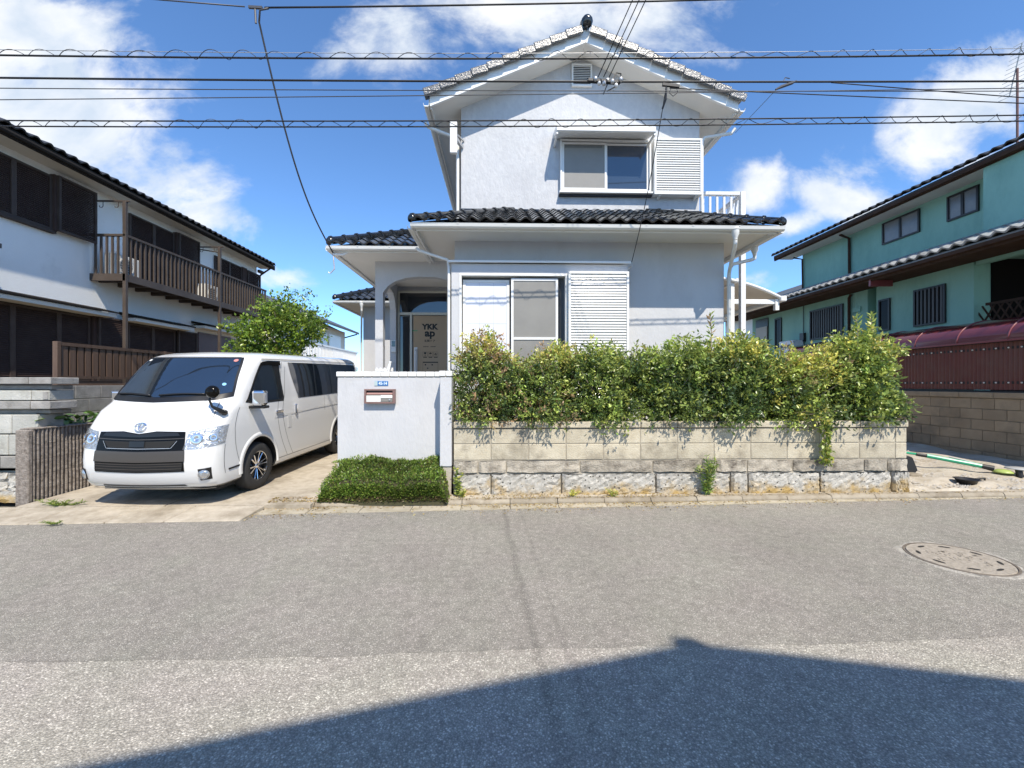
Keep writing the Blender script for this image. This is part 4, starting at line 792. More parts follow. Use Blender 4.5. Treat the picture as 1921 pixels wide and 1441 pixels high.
# balcony
ox = -9.55
lbal = lb_('balcony', 'brown_rail', ox-0.03, ox+0.03, 11.06, 17.6, 4.14, 4.32)
for q in (11.06, 17.54): MB().box(WX, ox-0.03, q, q+0.06, 4.14, 4.32).build('edge_beam', 'brown_rail', lbal)
for k in range(12): lb_('joist', 'brown_rail', WX, ox-0.03, 11.3+k*0.55, 11.37+k*0.55, 4.15, 4.25, parent=lbal)
lb_('deck', 'brown_metal', WX, ox-0.03, 11.12, 17.54, 4.255, 4.28, parent=lbal)
b = MB(); b.box(ox-0.035, ox+0.035, 11.06, 17.6, 5.27, 5.33); b.box(WX, ox-0.036, 11.06, 11.13, 5.27, 5.33); b.build('handrail', 'brown_rail', lbal, bevel=0.006)
b = MB(); b.box(-0.02, 0.02, -0.02, 0.02, 4.32, 5.27); me = b.mesh('baluster', 'brown_rail')
for k in range(43): put('baluster', me, lbal, (ox, 11.26+k*0.149, 0))
for k in range(5): put('baluster', me, lbal, (WX+0.12+k*0.14, 11.095, 0))
for y in (11.1, 14.74):
    lb_('post', 'brown_rail', ox-0.04, ox+0.04, y-0.04, y+0.04, 1.05, 6.16, parent=lbal, bevel=0.006)
    b = MB(); b.box(WX+0.1, ox+0.12, y-0.02, y+0.02, 6.15, 6.185); b.build('drying_bar', 'white_metal' if False else 'brown_rail', lbal)
    for q in (0.3, 0.68):
        b = MB(); b.tube([(WX+q, y, 6.15), (WX+q, y, 6.04), (WX+q-0.03, y, 6.0), (WX+q-0.08, y, 6.01), (WX+q-0.09, y, 6.05)], 0.008, 6); b.build('hook', 'brown_metal', lbal)
b = MB(); b.tube([(ox, 17.55, 4.2), (ox, 17.55, 5.33)], 0.03, 8); b.build('post', 'brown_rail', lbal)
b = MB(); b.tube([(WX+0.1, 14.74, 6.1), (ox, 14.72, 5.98)], 0.018, 6); b.build('brace', 'brown_rail', lbal)
def ac_unit(x, y, z, label):
    t = thing('air_conditioner', (x, y, z), label, 'air conditioner', 'outdoor units on the brown balcony')
    b = MB(); b.box(x-0.15, x+0.15, y-0.4, y+0.4, z+0.05, z+0.62); b.build('casing', mat('ac_white', (0.66,0.655,0.62), 0.5, (0.7,0.695,0.66), 3), t, bevel=0.02, seg=2)
    b = MB(); b.lathe([(0.23,0.0),(0.23,0.012),(0.2,0.012),(0.2,0.0)], (x+0.15, y-0.08, z+0.33), 'X', 24); b.build('fan_ring', 'ac_white', t)
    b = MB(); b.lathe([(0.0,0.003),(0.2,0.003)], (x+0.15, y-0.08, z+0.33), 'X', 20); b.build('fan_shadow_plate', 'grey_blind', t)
    for k in range(6): b = MB(); b.box(x+0.152, x+0.158, y-0.28, y+0.12, z+0.16+k*0.066, z+0.168+k*0.066); b.build('grille_bar', 'ac_white', t)
    for q in (-0.28, 0.28): b = MB(); b.box(x-0.16, x+0.16, y+q-0.04, y+q+0.04, z, z+0.05); b.build('foot', 'grey_blind', t)
ac_unit(-10.05, 11.62, 4.28, 'white air conditioner unit at the street end of the brown balcony')
ac_unit(-10.05, 15.0, 4.28, 'white air conditioner unit midway along the brown balcony')
# fence of brown boards on a grey block wall, street-side stone wall, ribbed planter wall
nf = thing('board_fence', (-6.35, 8, 1.5), 'brown vertical board fence on top of grey block wall beside the driveway', 'fence')
FX = -6.35; y = 6.32
for (a0, a1) in ((2.075, 2.125), (1.60, 1.64), (1.50, 1.53)): MB().box(FX-0.025, FX+0.03, 6.25, 12.4, a0, a1).build('rail', 'brown_board', nf)
b = MB(); b.box(-0.008, 0.016, 0.0, 0.088, 1.64, 2.075); me = b.mesh('board', 'brown_board')
while y < 12.2: put('board', me, nf, (FX, y, 0)); y += 0.118
MB().box(FX-0.022, FX-0.012, 6.3, 12.3, 1.64, 2.075).build('backing', 'brown_siding', nf)
for k in range(3): MB().box(FX-0.01, FX+0.008, 6.35, 12.3, 1.538+k*0.021, 1.550+k*0.021).build('lower_slat', 'brown_board', nf)
y = 6.27
while y < 12.5: MB().box(FX-0.035, FX+0.034, y-0.03, y+0.03, 1.50, 2.13).build('post', 'brown_board', nf, bevel=0.004); y += 1.95
gb = thing('grey_block_wall', (-6.35, 8, 0), 'grey concrete block wall below the brown board fence', 'wall')
MB().box(-6.41, -6.28, 6.1, 12.5, 0.0, 1.48).build('mortar_core', 'mortar', gb)
for r in range(7):
    y = 6.06-(0.2 if r % 2 else 0.0)
    while y < 12.4:
        y0 = max(y, 6.06); MB().box(-6.42, -6.272+random.uniform(-.002,.002), y0, y+0.392, 0.105+r*0.2, 0.295+r*0.2).build('block', 'grey_block', gb, bevel=0.004); y += 0.4
sw = thing('street_stone_wall', (-7, 5.6, 0), 'layered pale stone and concrete wall fronting the street beside the driveway', 'wall')
SX = -5.70
for (z0, z1, m, x1, prot, L) in [(1.515,1.607,'grey_block',-5.66,-0.05,0.62),(1.445,1.51,'grey_block',-5.74,0.04,3),(1.31,1.44,'pale_block',-5.73,0.0,0.5),(1.20,1.305,'grey_block',-5.68,-0.04,0.55),(1.14,1.195,'grey_block',-5.76,0.05,3),(0.89,1.135,'pale_block',-5.86,-0.01,0.72),(0.62,0.882,'pale_block',-5.90,-0.01,0.72),(0.455,0.612,'grey_block',-5.90,-0.03,0.9),(0.40,0.452,'grey_block',-5.92,0.06,3)]:
    x = x1; k = 0
    while x > -11.0:
        l = min(L*(0.45 if k == 0 and L < 2 else 1), 5)
        MB().box(x-l+0.008, x, 5.56+prot, 5.88, z0+0.003, z1-0.003).build('wall_stone', m, sw, bevel=0.008); x -= l; k += 1
MB().box(-5.80, -5.735, 5.55, 5.559, 1.325, 1.425).build('relief_tile', 'grey_block', sw, bevel=0.006)
x = -5.92
for L in (0.34, 0.5, 0.42, 0.6, 0.5, 0.7): rough_block(x-L+0.02, x, 5.545, 5.85, 0.175, 0.395, 0.05, nx=9, nz=7).build('rubble_stone', 'rough_stone', sw); x -= L
x = -5.92
for L in (0.5, 0.6, 0.55, 0.7): rough_block(x-L+0.015, x, 5.52, 5.86, 0.03, 0.168, 0.025, nx=9, nz=4).build('footing_stone', 'rough_stone', sw); x -= L
MB().box(-11, -5.95, 5.62, 5.87, 0.0, 1.5).build('mortar_core', 'mortar', sw)
pw = thing('ribbed_planter_wall', (-5.8, 7, 0), 'low brown ribbed block planter wall along the driveway edge', 'wall')
b = MB(); n = 8; p = 0.392/n
for k in range(n): b.prism([(-0.07, k*p), (0.0, k*p), (0.022, k*p+p*0.14), (0.026, k*p+p*0.38), (0.020, k*p+p*0.6), (0.0, k*p+p*0.72), (0.0, k*p+p), (-0.07, k*p+p)], 2, 0.0, 0.186)
rb = b.mesh('ribbed_block', 'ribbed_block')
for r in range(5):
    y = 5.42
    while y < 8.9: put('ribbed_block', rb, pw, (-5.80+random.uniform(-.003,.003), y, 0.01+r*0.19)); y += 0.396
b = MB(); b.box(-5.93, -5.775, 5.36, 5.418, 0.0, 0.955); b.build('end_face', 'ribbed_block', pw, bevel=0.01)
MB().box(-5.93, -5.86, 5.42, 9.3, 0.0, 0.93).build('back_face', 'mortar', pw); MB().box(-6.27, -5.93, 5.95, 9.3, 0.3, 0.86).build('planter_soil', 'earth', pw)
MB().box(-5.935, -5.77, 5.42, 9.3, 0.955, 0.972).build('coping', 'ribbed_block', pw, bevel=0.004)

# ------------------------------------------------------------------ pale house far behind the tree
fh = thing('rear_house', (-13, 28, 1.0), 'pale far house with grey roof and white railed balcony behind the tree', 'house')
MB().box(-18, -11.4, 21.5, 31.5, 0.0, 5.3).build('wall', mat('beige_wall', (0.62,0.58,0.49), 0.85, (0.67,0.63,0.55), 1.0), fh)
b = MB(); b.prism([(-10.6,5.2),(-10.6,5.35),(-14.7,7.1),(-18.8,5.35),(-18.8,5.2),(-14.7,6.9)], 1, 20.8, 32.2); b.build('roof', mat('slate_grey', (0.07,0.075,0.08), 0.6, (0.10,0.105,0.11), 2), fh)
b = MB(); b.prism([(-11.4,5.25),(-14.7,6.85),(-18,5.25)], 1, 21.5, 31.5); b.build('gable', 'beige_wall', fh)
MB().tube([(-11.38,31.45,4.9),(-10.65,31.9,5.2)], 0.05, 6).build('eave_pipe', 'slate_grey', fh)
for (y0, y1) in ((22.5, 24.0), (24.2, 25.8), (26.5, 28.2), (28.6, 30.6)): MB().box(-11.4, -11.36, y0, y1, 2.9, 4.85).build('shutter', 'white_metal', fh)
fb = MB().box(-11.4, -10.62, 23.0, 32.0, 2.55, 2.75).build('balcony', 'white_paint', fh)
MB().box(-10.68, -10.60, 23.0, 32.0, 3.78, 3.88).build('handrail', 'white_paint', fb); MB().box(-11.4, -10.68, 31.92, 32.0, 3.78, 3.88).build('handrail', 'white_paint', fb)
me = MB().box(-0.03, 0.03, -0.03, 0.03, 2.75, 3.78).mesh('baluster', 'white_paint')
for k in range(44): put('baluster', me, fb, (-10.64, 23.1+k*0.2, 0))
for k in range(4): put('baluster', me, fb, (-11.3+k*0.17, 31.96, 0))
for (y0, y1) in ((23.0, 25.6), (27.3, 29.2)): MB().box(-10.66, -10.64, y0, y1, 2.8, 3.74).build('infill_panel', 'white_paint', fb)

# ------------------------------------------------------------------ teal house on the right
th_ = thing('teal_house', (13, 11, 1.0), 'two storey teal stucco house with dark eaves and grey tile roofs', 'house')
def tb(name, m, *a, parent=None, **k): return MB().box(*a).build(name, m, parent or th_, **k)
tb('lower_wall', 'teal_stucco', 10.9, 18, 12.4, 18.2, 0.9, 4.6)
b = MB(); b.box(11.9, 18, 9.6, 12.4, 0.9, 4.6); b.box(11.25, 18, 12.0, 12.4, 0.9, 4.6); b.build('recessed_wall', 'teal_stucco', th_)
tb('lower_wall', 'teal_stucco', 10.9, 11.9, 9.55, 12.1, 0.9, 4.6)
tb('upper_wall', 'teal_stucco', 11.6, 18, 9.4, 16.1, 4.4, 6.5); tb('upper_wall', 'teal_stucco', 10.95, 11.6, 4.5, 9.4, 4.4, 6.5); tb('upper_wall', 'teal_stucco', 11.6, 18, 4.5, 9.4, 4.4, 6.5)
# carport recess at the street end
mat('garage_shade', (0.012,0.010,0.009), 0.9, spec=0.1); mat('window_dark', (0.012,0.011,0.011), 0.2, spec=0.12)  # garage colour is near black to paint in the recess's deep shade
tb('garage_back', 'garage_shade', 13.8, 14, 4.5, 9.55, 0.9, 4.4); tb('garage_lintel', 'teal_stucco', 10.9, 11.05, 4.5, 9.5, 4.25, 4.45); tb('garage_side', 'garage_shade', 11.3, 13.8, 9.5, 9.56, 0.9, 4.4)
gl = tb('lattice_rail', 'dark_wood', 11.0, 11.05, 4.5, 9.4, 3.3, 3.36)
for k in range(30):
    y = 4.6+k*0.16; b = MB(); b.beam((11.02, y, 2.6), (11.02, y+0.4, 3.3), 0.02, 0.03); b.build('lattice_strip', 'dark_wood', gl)
    b = MB(); b.beam((11.03, y+0.4, 2.6), (11.03, y, 3.3), 0.02, 0.03); b.build('lattice_strip', 'dark_wood', gl)
# roofs
def side_roof(name, ex, ez, sl, y0, y1, topx, m, fas):
    b = MB(); b.add([(ex,y0,ez),(ex,y1,ez),(topx,y1,ez+(topx-ex)*sl),(topx,y0,ez+(topx-ex)*sl),(ex,y0,ez-0.06),(ex,y1,ez-0.06),(topx,y1,ez+(topx-ex)*sl-0.06),(topx,y0,ez+(topx-ex)*sl-0.06)], [(0,1,2,3),(4,5,6,7),(0,1,5,4),(1,2,6,5),(3,0,4,7)])
    r = b.build(name, m, th_); tb('fascia', 'dark_wood', ex+0.01, ex+0.05, y0, y1, ez-fas, ez+0.0, parent=r); return r
ur = side_roof('upper_roof', 10.9, 6.62, 0.42, 3.5, 16.75, 15.0, 'dark_tile', 0.20)
b = MB(); b.prism([(10.95,6.48),(15.0,6.48),(15.0,8.2)], 1, 4.5, 16.1); b.build('gable', 'teal_stucco', ur)
tb('soffit', 'plaster_cream_fascia', 10.95, 11.6, 9.4, 16.7, 6.47, 6.49, parent=ur)
tb('gutter', 'dark_wood', 10.80, 10.90, 3.5, 16.6, 6.44, 6.53, parent=ur)
lr2 = side_roof('lower_roof', 10.0, 4.50, 0.40, 3.5, 18.9, 11.6, 'grey_tile', 0.20)
tb('soffit', 'dark_wood', 10.05, 10.9, 3.5, 18.8, 4.33, 4.35, parent=lr2); tb('gutter', 'dark_wood', 9.91, 9.995, 3.5, 18.8, 4.36, 4.44, parent=lr2)
t3 = tile_mesh('tile', 0.262, 0.34, 0.062, 0.03, 'dark_tile', seg=8); t4 = tile_mesh('tile', 0.262, 0.36, 0.062, 0.034, 'grey_tile', seg=8)
y = 4.6
while y < 16.8: put('tile', t3, ur, (10.82, y, 6.62), (math.atan(0.42), 0, R(-90))); y += 0.262
for r in range(4):
    y = 4.6
    while y < 18.9: put('tile', t4, lr2, (9.93+r*0.27, y, 4.50+r*0.27*0.40), (math.atan(0.40), random.uniform(-.015,.015), R(-90))); y += 0.262
tb('eave_board', 'red_trim', 10.0, 10.62, 11.28, 11.34, 4.17, 4.36, parent=lr2)
# windows
def win_x(x, y0, y1, z0, z1, kind, nm='window'):
    b = MB(); f = 0.045; b.box(x-0.05, x, y0, y1, z1-f, z1); b.box(x-0.05, x, y0, y1, z0, z0+f); b.box(x-0.05, x, y0, y0+f, z0+f, z1-f); b.box(x-0.05, x, y1-f, y1, z0+f, z1-f)
    if kind == 'slide': b.box(x-0.045, x, (y0+y1)/2-0.03, (y0+y1)/2+0.03, z0+f, z1-f)
    w = b.build(nm, 'bronze_frame', th_)
    if kind == 'slide':
        m_ = (y0+y1)/2
        for (a0, a1) in ((y0+f, m_-0.03), (m_+0.03, y1-f)): tb('pane', 'window_curtain', x-0.02, x-0.012, a0, a1, z0+f, z1-f, parent=w)
    elif kind == 'bars':
        tb('pane', 'window_dark', x-0.012, x-0.004, y0+f, y1-f, z0+f, z1-f, parent=w); n = int((y1-y0-2*f)/0.1)
        for k in range(n): tb('bar', 'bronze_slat', x-0.045, x-0.02, y0+f+k*0.1+0.015, y0+f+k*0.1+0.07, z0+f, z1-f, parent=w)
    else: tb('pane', 'window_dark', x-0.02, x-0.012, y0+f, y1-f, z0+f, z1-f, parent=w)
win_x(11.6, 11.48, 12.64, 5.74, 6.32, 'slide') if False else win_x(11.6, 11.49, 12.64, 5.73, 6.38, 'slide')
win_x(11.6, 10.03, 10.76, 5.72, 6.36, 'slide')
win_x(10.9, 10.15, 10.95, 3.02, 3.98, 'bars'); win_x(10.9, 11.64, 12.0, 3.03, 3.93, 'plain')
win_x(10.9, 13.28, 14.72, 3.05, 4.08, 'bars'); win_x(10.9, 16.26, 16.64, 2.9, 4.10, 'plain')
d = tb('side_door', 'bronze_frame', 10.86, 10.9, 17.08, 17.9, 1.2, 4.22); tb('door_leaf', mat('door_cream', (0.5,0.47,0.40), 0.6), 10.84, 10.86, 17.12, 17.86, 1.2, 3.88, parent=d)
b = MB(); b.tube([(10.86,12.95,4.30),(10.84,13.0,4.2),(10.84,13.0,1.0)], 0.04, 8); b.build('downpipe', 'dark_wood', th_)
b = MB(); b.tube([(11.3,16.2,6.4),(11.55,16.05,6.3),(11.56,16.03,4.8)], 0.03, 8); b.build('downpipe', 'dark_wood', th_); b = MB(); b.tube([(11.2,13.8,6.45),(11.55,13.85,6.35),(11.56,13.85,5.0)], 0.04, 8); b.build('downpipe', 'dark_wood', th_)
tb('vent_cover', 'teal_stucco', 10.86, 10.9, 12.62, 12.9, 3.72, 3.86); tb('meter_box', 'bronze_frame', 10.80, 10.9, 14.95, 15.15, 3.05, 3.35)
b = MB(); b.tube([(10.87,15.05,4.4),(10.87,15.05,3.3)], 0.012, 6); b.build('meter_cable', 'bronze_frame', th_)
wt = thing('white_side_unit', (10.6, 15.3, 1.0), 'white water heater cabinet against the teal house wall', 'cabinet'); b = MB(); b.box(10.45,10.85,15.0,15.75,1.0,3.1); b.build('casing', 'white_metal', wt, bevel=0.02, seg=2); b = MB(); b.box(10.43,10.45,15.1,15.65,2.85,2.95); b.build('grille', 'grey_blind', wt); b = MB(); b.box(10.435,10.449,15.05,15.7,1.3,2.7); b.build('door', 'white_metal', wt, bevel=0.005)
# roof of another house showing behind
bh = thing('white_roof_house', (20, 30, 0), 'distant white house with dark roof edge behind the teal house', 'house')
MB().box(19.2, 26, 28.5, 36, 0, 7.0).build('wall', 'cream_stucco', bh); b = MB(); b.prism([(18.3,6.6),(18.3,6.9),(22.6,9.0),(26.9,6.9),(26.9,6.6),(22.6,8.6)], 1, 28, 36.5); b.build('roof', 'slate_grey', bh)
# aerial on the teal roof
ta = thing('roof_aerial', (11.5, 9.2, 6.9), 'television aerial mast on the teal house roof', 'antenna')
b = MB(); b.tube([(11.5,9.2,6.85),(11.5,9.2,8.55)], 0.022, 8); b.build('mast', mat('rusty_mast', (0.16,0.08,0.07), 0.7), ta)
b = MB(); b.tube([(11.42,9.05,9.0),(11.56,9.4,8.05)], 0.012, 6); b.build('boom', 'galvanised', ta)
for k in range(13):
    t = k/12; c = Vector((11.42,9.05,9.0)).lerp(Vector((11.56,9.4,8.05)), t); l = 0.10+0.10*t; b = MB(); b.tube([c+Vector((-l,0.08,-l*0.4)), c-Vector((-l,0.08,-l*0.4))], 0.006, 5); b.build('element', 'galvanised', ta)

# ------------------------------------------------------------------ dark red carport on the right boundary wall
rw = thing('boundary_block_wall', (9.3, 8, 0), 'shaded tan block wall under the dark red corrugated screen', 'wall')
MB().box(9.32, 9.44, 4.9, 13.8, 0.0, 1.3).build('mortar_core', 'mortar', rw)
for r in range(6):
    y = 4.8-(0.2 if r % 2 else 0)
    while y < 13.6: MB().box(9.295+random.uniform(-.002,.003), 9.45, max(y,4.8), y+0.392, 0.02+r*0.205, 0.216+r*0.205).build('block', 'tan_block', rw, bevel=0.003); y += 0.4
y = 4.8
while y < 13.6: MB().box(9.27, 9.47, y, y+0.592, 1.255, 1.36).build('cap_block', 'tan_block', rw, bevel=0.006); y += 0.6
cp = thing('red_carport', (9.8, 8, 1.36), 'dark red carport with curved glossy roof and corrugated side screen', 'carport')
y = 4.9
while y < 13.4:
    b = MB(); yy = np.arange(y, y+1.201, 0.0125); rows = [[(9.36-0.012*math.sin(2*math.pi*q/0.075), q, z) for q in yy] for z in (1.41, 2.30)]; b.grid(rows); pn = b.build('corrugated_panel', 'red_panel', cp, smooth=True)
    b = MB()
    for z in (1.545, 2.19):
        for q in np.arange(y+0.1, y+1.2, 0.2): b.lathe([(0.0,-0.016),(0.014,-0.010),(0.016,0.0)], (9.335, q, z), 'X', 6)
    o = b.build('screws', 'screw_white', pn); o['kind'] = 'stuff'; y += 1.2
for z in (1.37, 1.545, 2.19, 2.32): MB().box(9.36, 9.41, 4.9, 13.6, z-0.025, z+0.025).build('rail', 'red_trim' if False else 'bronze_frame', cp)
rp = lambda a: (9.93-0.68*math.cos(a), 2.34+0.46*math.sin(a))
y = 4.9
while y < 13.4:
    yy = [y+0.01, y+0.87]; rows = [[(rp(a)[0], q, rp(a)[1]) for a in np.linspace(0, math.pi*0.62, 14)] for q in yy]; b = MB(); b.grid(rows); b.build('roof_panel', 'red_plastic', cp, smooth=True)
    b = MB(); b.tube([(rp(a)[0], y, rp(a)[1]+0.004) for a in np.linspace(0, math.pi*0.62, 14)], 0.014, 6); b.build('roof_rib', 'red_trim', cp, smooth=True); y += 0.88
b = MB(); b.beam((9.25,4.9,2.325),(9.25,13.6,2.325),0.04,0.035); b.build('eave_rail', 'red_trim', cp)
# ------------------------------------------------------------------ the white van
mat('van_white', (0.73,0.73,0.72), 0.22, spec=0.5, coat=0.8); mat('van_glass', (0.008,0.012,0.018), 0.02, spec=1.0, coat=0.5); mat('van_black', (0.012,0.012,0.013), 0.35)
mat('van_gloss_black', (0.006,0.0055,0.005), 0.15, spec=0.16); mat('van_grey_trim', (0.06,0.052,0.046), 0.3, spec=0.35); mat('windscreen_glass', (0.012,0.018,0.028), 0.02, spec=1.0, ior=1.9); mat('rubber', (0.022,0.022,0.023), 0.75, (0.03,0.03,0.03), 30, bump=0.2, bscale=80)
mat('chrome', (0.80,0.80,0.82), 0.06, metal=1.0); mat('lamp_clear', (0.55,0.57,0.60), 0.08, (0.75,0.77,0.8), 30, metal=0.85, bump=0.5, bscale=28); mat('lamp_lens', (0.8,0.82,0.85), 0.02, alpha=0.10, spec=1.0); mat('arch_dark', (0.01,0.01,0.01), 0.8)
mat('rim_dark', (0.06,0.06,0.062), 0.3, metal=0.8); mat('seam', (0.10,0.10,0.10), 0.6); mat('sticker_red', (0.55,0.22,0.2), 0.5); mat('sticker_blue', (0.2,0.45,0.7), 0.5)
van = thing('van', (-4.185, 5.02, 0.045), 'white panel van with black grille parked nose out on the driveway', 'van'); van['_local'] = 1
van.rotation_euler = (R(1.75), 0, R(-3.0)); van.scale = (0.972, 1, 0.967)
# level table: z, front y at centre, bulge, half width, front corner radius, rear y
LV = np.array([
 (0.235,0.2,0.0504,0.775,0.128,4.55),(0.27,0.1,0.0576,0.825,0.16,4.6),(0.33,0.045,0.0648,0.843,0.184,4.64),(0.42,0.015,0.0648,0.847,0.192,4.66),(0.5,0,0.0648,0.848,0.192,4.66),(0.6,0,0.0648,0.848,0.192,4.66),(0.7,0.012,0.0648,0.848,0.192,4.66),(0.78,0.03,0.0648,0.848,0.192,4.66),(0.9,0.052,0.072,0.848,0.2,4.66),(0.98,0.075,0.072,0.847,0.208,4.66),(1.06,0.115,0.0792,0.846,0.216,4.66),(1.18,0.185,0.0864,0.842,0.224,4.66),(1.28,0.25,0.12,0.834,0.28,4.65),(1.34,0.3,0.12,0.832,0.27,4.64),(1.45,0.405,0.12,0.826,0.25,4.62),(1.6,0.555,0.11,0.812,0.23,4.6),(1.75,0.71,0.11,0.797,0.21,4.57),(1.82,0.785,0.11,0.786,0.21,4.55),(1.87,0.85,0.11,0.768,0.21,4.53),(1.905,0.93,0.11,0.732,0.22,4.5),(1.935,1.04,0.11,0.668,0.24,4.46),(1.957,1.22,0.11,0.555,0.26,4.36),(1.968,1.5,0.1,0.38,0.26,4.1),(1.972,1.9,0.08,0.2,0.15,3.6)])
def lv(z): return [float(np.interp(z, LV[:, 0], LV[:, k])) for k in range(1, 6)]
def S(u, z):
    """van skin: u 0..1 front face, 1..2 front corner, 2..3 flank, 3..4 rear corner, 4..5 rear; negative u = other side"""
    yf, bul, w, rf, yr = lv(z); sg = 1 if u >= 0 else -1; u = abs(u); rr = 0.10; we = w-rf
    if u <= 1: x = we*u; y = yf+bul*u*u
    elif u <= 2: a = (u-1)*math.pi/2; x = we+rf*math.sin(a); y = yf+bul+rf*1.15*(1-math.cos(a))+0.02*(u-1)
    elif u <= 3: t = u-2; y0 = yf+bul+rf*1.15+0.02; x = w; y = y0+t*(yr-rr-y0)
    elif u <= 4: a = (u-3)*math.pi/2; x = w-rr+rr*math.cos(a); y = yr-rr+rr*math.sin(a)
    else: t = u-4; x = (w-rr)*(1-t); y = yr
    return Vector((sg*x, y, z))
def uF(x, z): yf, bul, w, rf, yr = lv(z); return x/(w-rf)
def uS(y, z, sg=1): yf, bul, w, rf, yr = lv(z); y0 = yf+bul+rf*1.15+0.02; return sg*(2+(y-y0)/(yr-0.1-y0))
def nrm(u, z):
    a = S(u+0.01, z)-S(u-0.01, z); b_ = S(u, z+0.01)-S(u, z-0.01); n = a.cross(b_); n.normalize(); return n
us = list(np.linspace(0, 1, 9))+list(np.linspace(1, 2, 9))[1:]+list(np.linspace(2, 3, 21))[1:]+list(np.linspace(3, 4, 4))[1:]+list(np.linspace(4, 5, 4))[1:]
ring = [-u for u in us[::-1]][:-1]+us          # -5 .. 5
ring = ring[:-1]
zs = sorted(set([float(z) for z in LV[:, 0]]+[0.46,0.55,0.65,0.74,0.84,0.94,1.02,1.12,1.23,1.40,1.52,1.68]))
b = MB(); rows = [[tuple(S(u, z)) for u in ring] for z in zs]; b.grid(rows, close=True); nr_ = len(ring)
b.add(rows[0], [tuple(range(nr_))]); b.add(rows[-1], [tuple(range(nr_))])
me = b.mesh('body', ['van_white', 'arch_dark'])
bmx = bmesh.new(); bmx.from_mesh(me); bmesh.ops.remove_doubles(bmx, verts=bmx.verts, dist=1e-5); bmesh.ops.recalc_face_normals(bmx, faces=bmx.faces); bmx.to_mesh(me); bmx.free()
body = put('body', me, van)
WY = (1.0, 3.57); WZ, WR = 0.335, 0.335
cut = MB()
for y in WY:
    for s in (-1, 1):
        cut.lathe([(0.0, 0.0), (0.385, 0.0), (0.385, 0.45), (0.0, 0.45)], (0.52 if s > 0 else -0.97, y, WZ+0.03), 'X', 40)
cm = cut.mesh('cutter', 'arch_dark'); bm2 = bmesh.new(); bm2.from_mesh(cm); bmesh.ops.remove_doubles(bm2, verts=bm2.verts, dist=1e-5); bmesh.ops.recalc_face_normals(bm2, faces=bm2.faces); bm2.to_mesh(cm); bm2.free()
co = bpy.data.objects.new('cutter', cm); COL.objects.link(co)
tmp = bpy.data.objects.new('tmp', body.data); COL.objects.link(tmp); md = tmp.modifiers.new('b', 'BOOLEAN'); md.object = co; md.operation = 'DIFFERENCE'; md.solver = 'EXACT'
dg = bpy.context.evaluated_depsgraph_get(); nm = bpy.data.meshes.new_from_object(tmp.evaluated_get(dg))
bpy.data.objects.remove(tmp); bpy.data.objects.remove(co)
if len(nm.polygons) > 200: body.data = nm
body.data.materials.clear(); body.data.materials.append(MATS['van_white']); body.data.materials.append(MATS['arch_dark'])
for p in body.data.polygons:
    c = p.center; p.use_smooth = True; p.material_index = 0
    for y in WY:
        if math.hypot(c.y-y, c.z-WZ-0.03) < 0.392 and abs(c.x) < 0.846: p.material_index = 1 if (math.hypot(c.y-y, c.z-WZ-0.03) < 0.388) else 0
e = body.modifiers.new('edge', 'EDGE_SPLIT'); e.split_angle = R(38)
def patch(name, bot, top, m, off=0.004, nu=12, nv=6, parent=None, curve=None):
    """skin patch between two polylines given as (u, z); stands off the body by off"""
    def pl(P, t):
        k = t*(len(P)-1); i = min(int(k), len(P)-2); q = k-i; return (P[i][0]*(1-q)+P[i+1][0]*q, P[i][1]*(1-q)+P[i+1][1]*q)
    rows = []
    for j in range(nv+1):
        s = j/nv; row = []
        for i in range(nu+1):
            t = i/nu; a = pl(bot, t); c = pl(top, t); u = a[0]*(1-s)+c[0]*s; z = a[1]*(1-s)+c[1]*s
            o_ = off if curve is None else off+curve*math.sin(math.pi*s)*math.sin(math.pi*t)**0.5
            row.append(tuple(S(u, z)+nrm(u, z)*o_))
        rows.append(row)
    b = MB(); b.grid(rows)
    # turned-in edge so that the patch has a thickness
    edge = rows[0]+[r[-1] for r in rows[1:]]+rows[-1][::-1][1:]+[r[0] for r in rows[::-1][1:-1]]
    return b.build(name, m, parent or van, smooth=True)
def fz(pts): return [(uF(x, z) if abs(x) < 9 else x-10*np.sign(x), z) for x, z in pts]
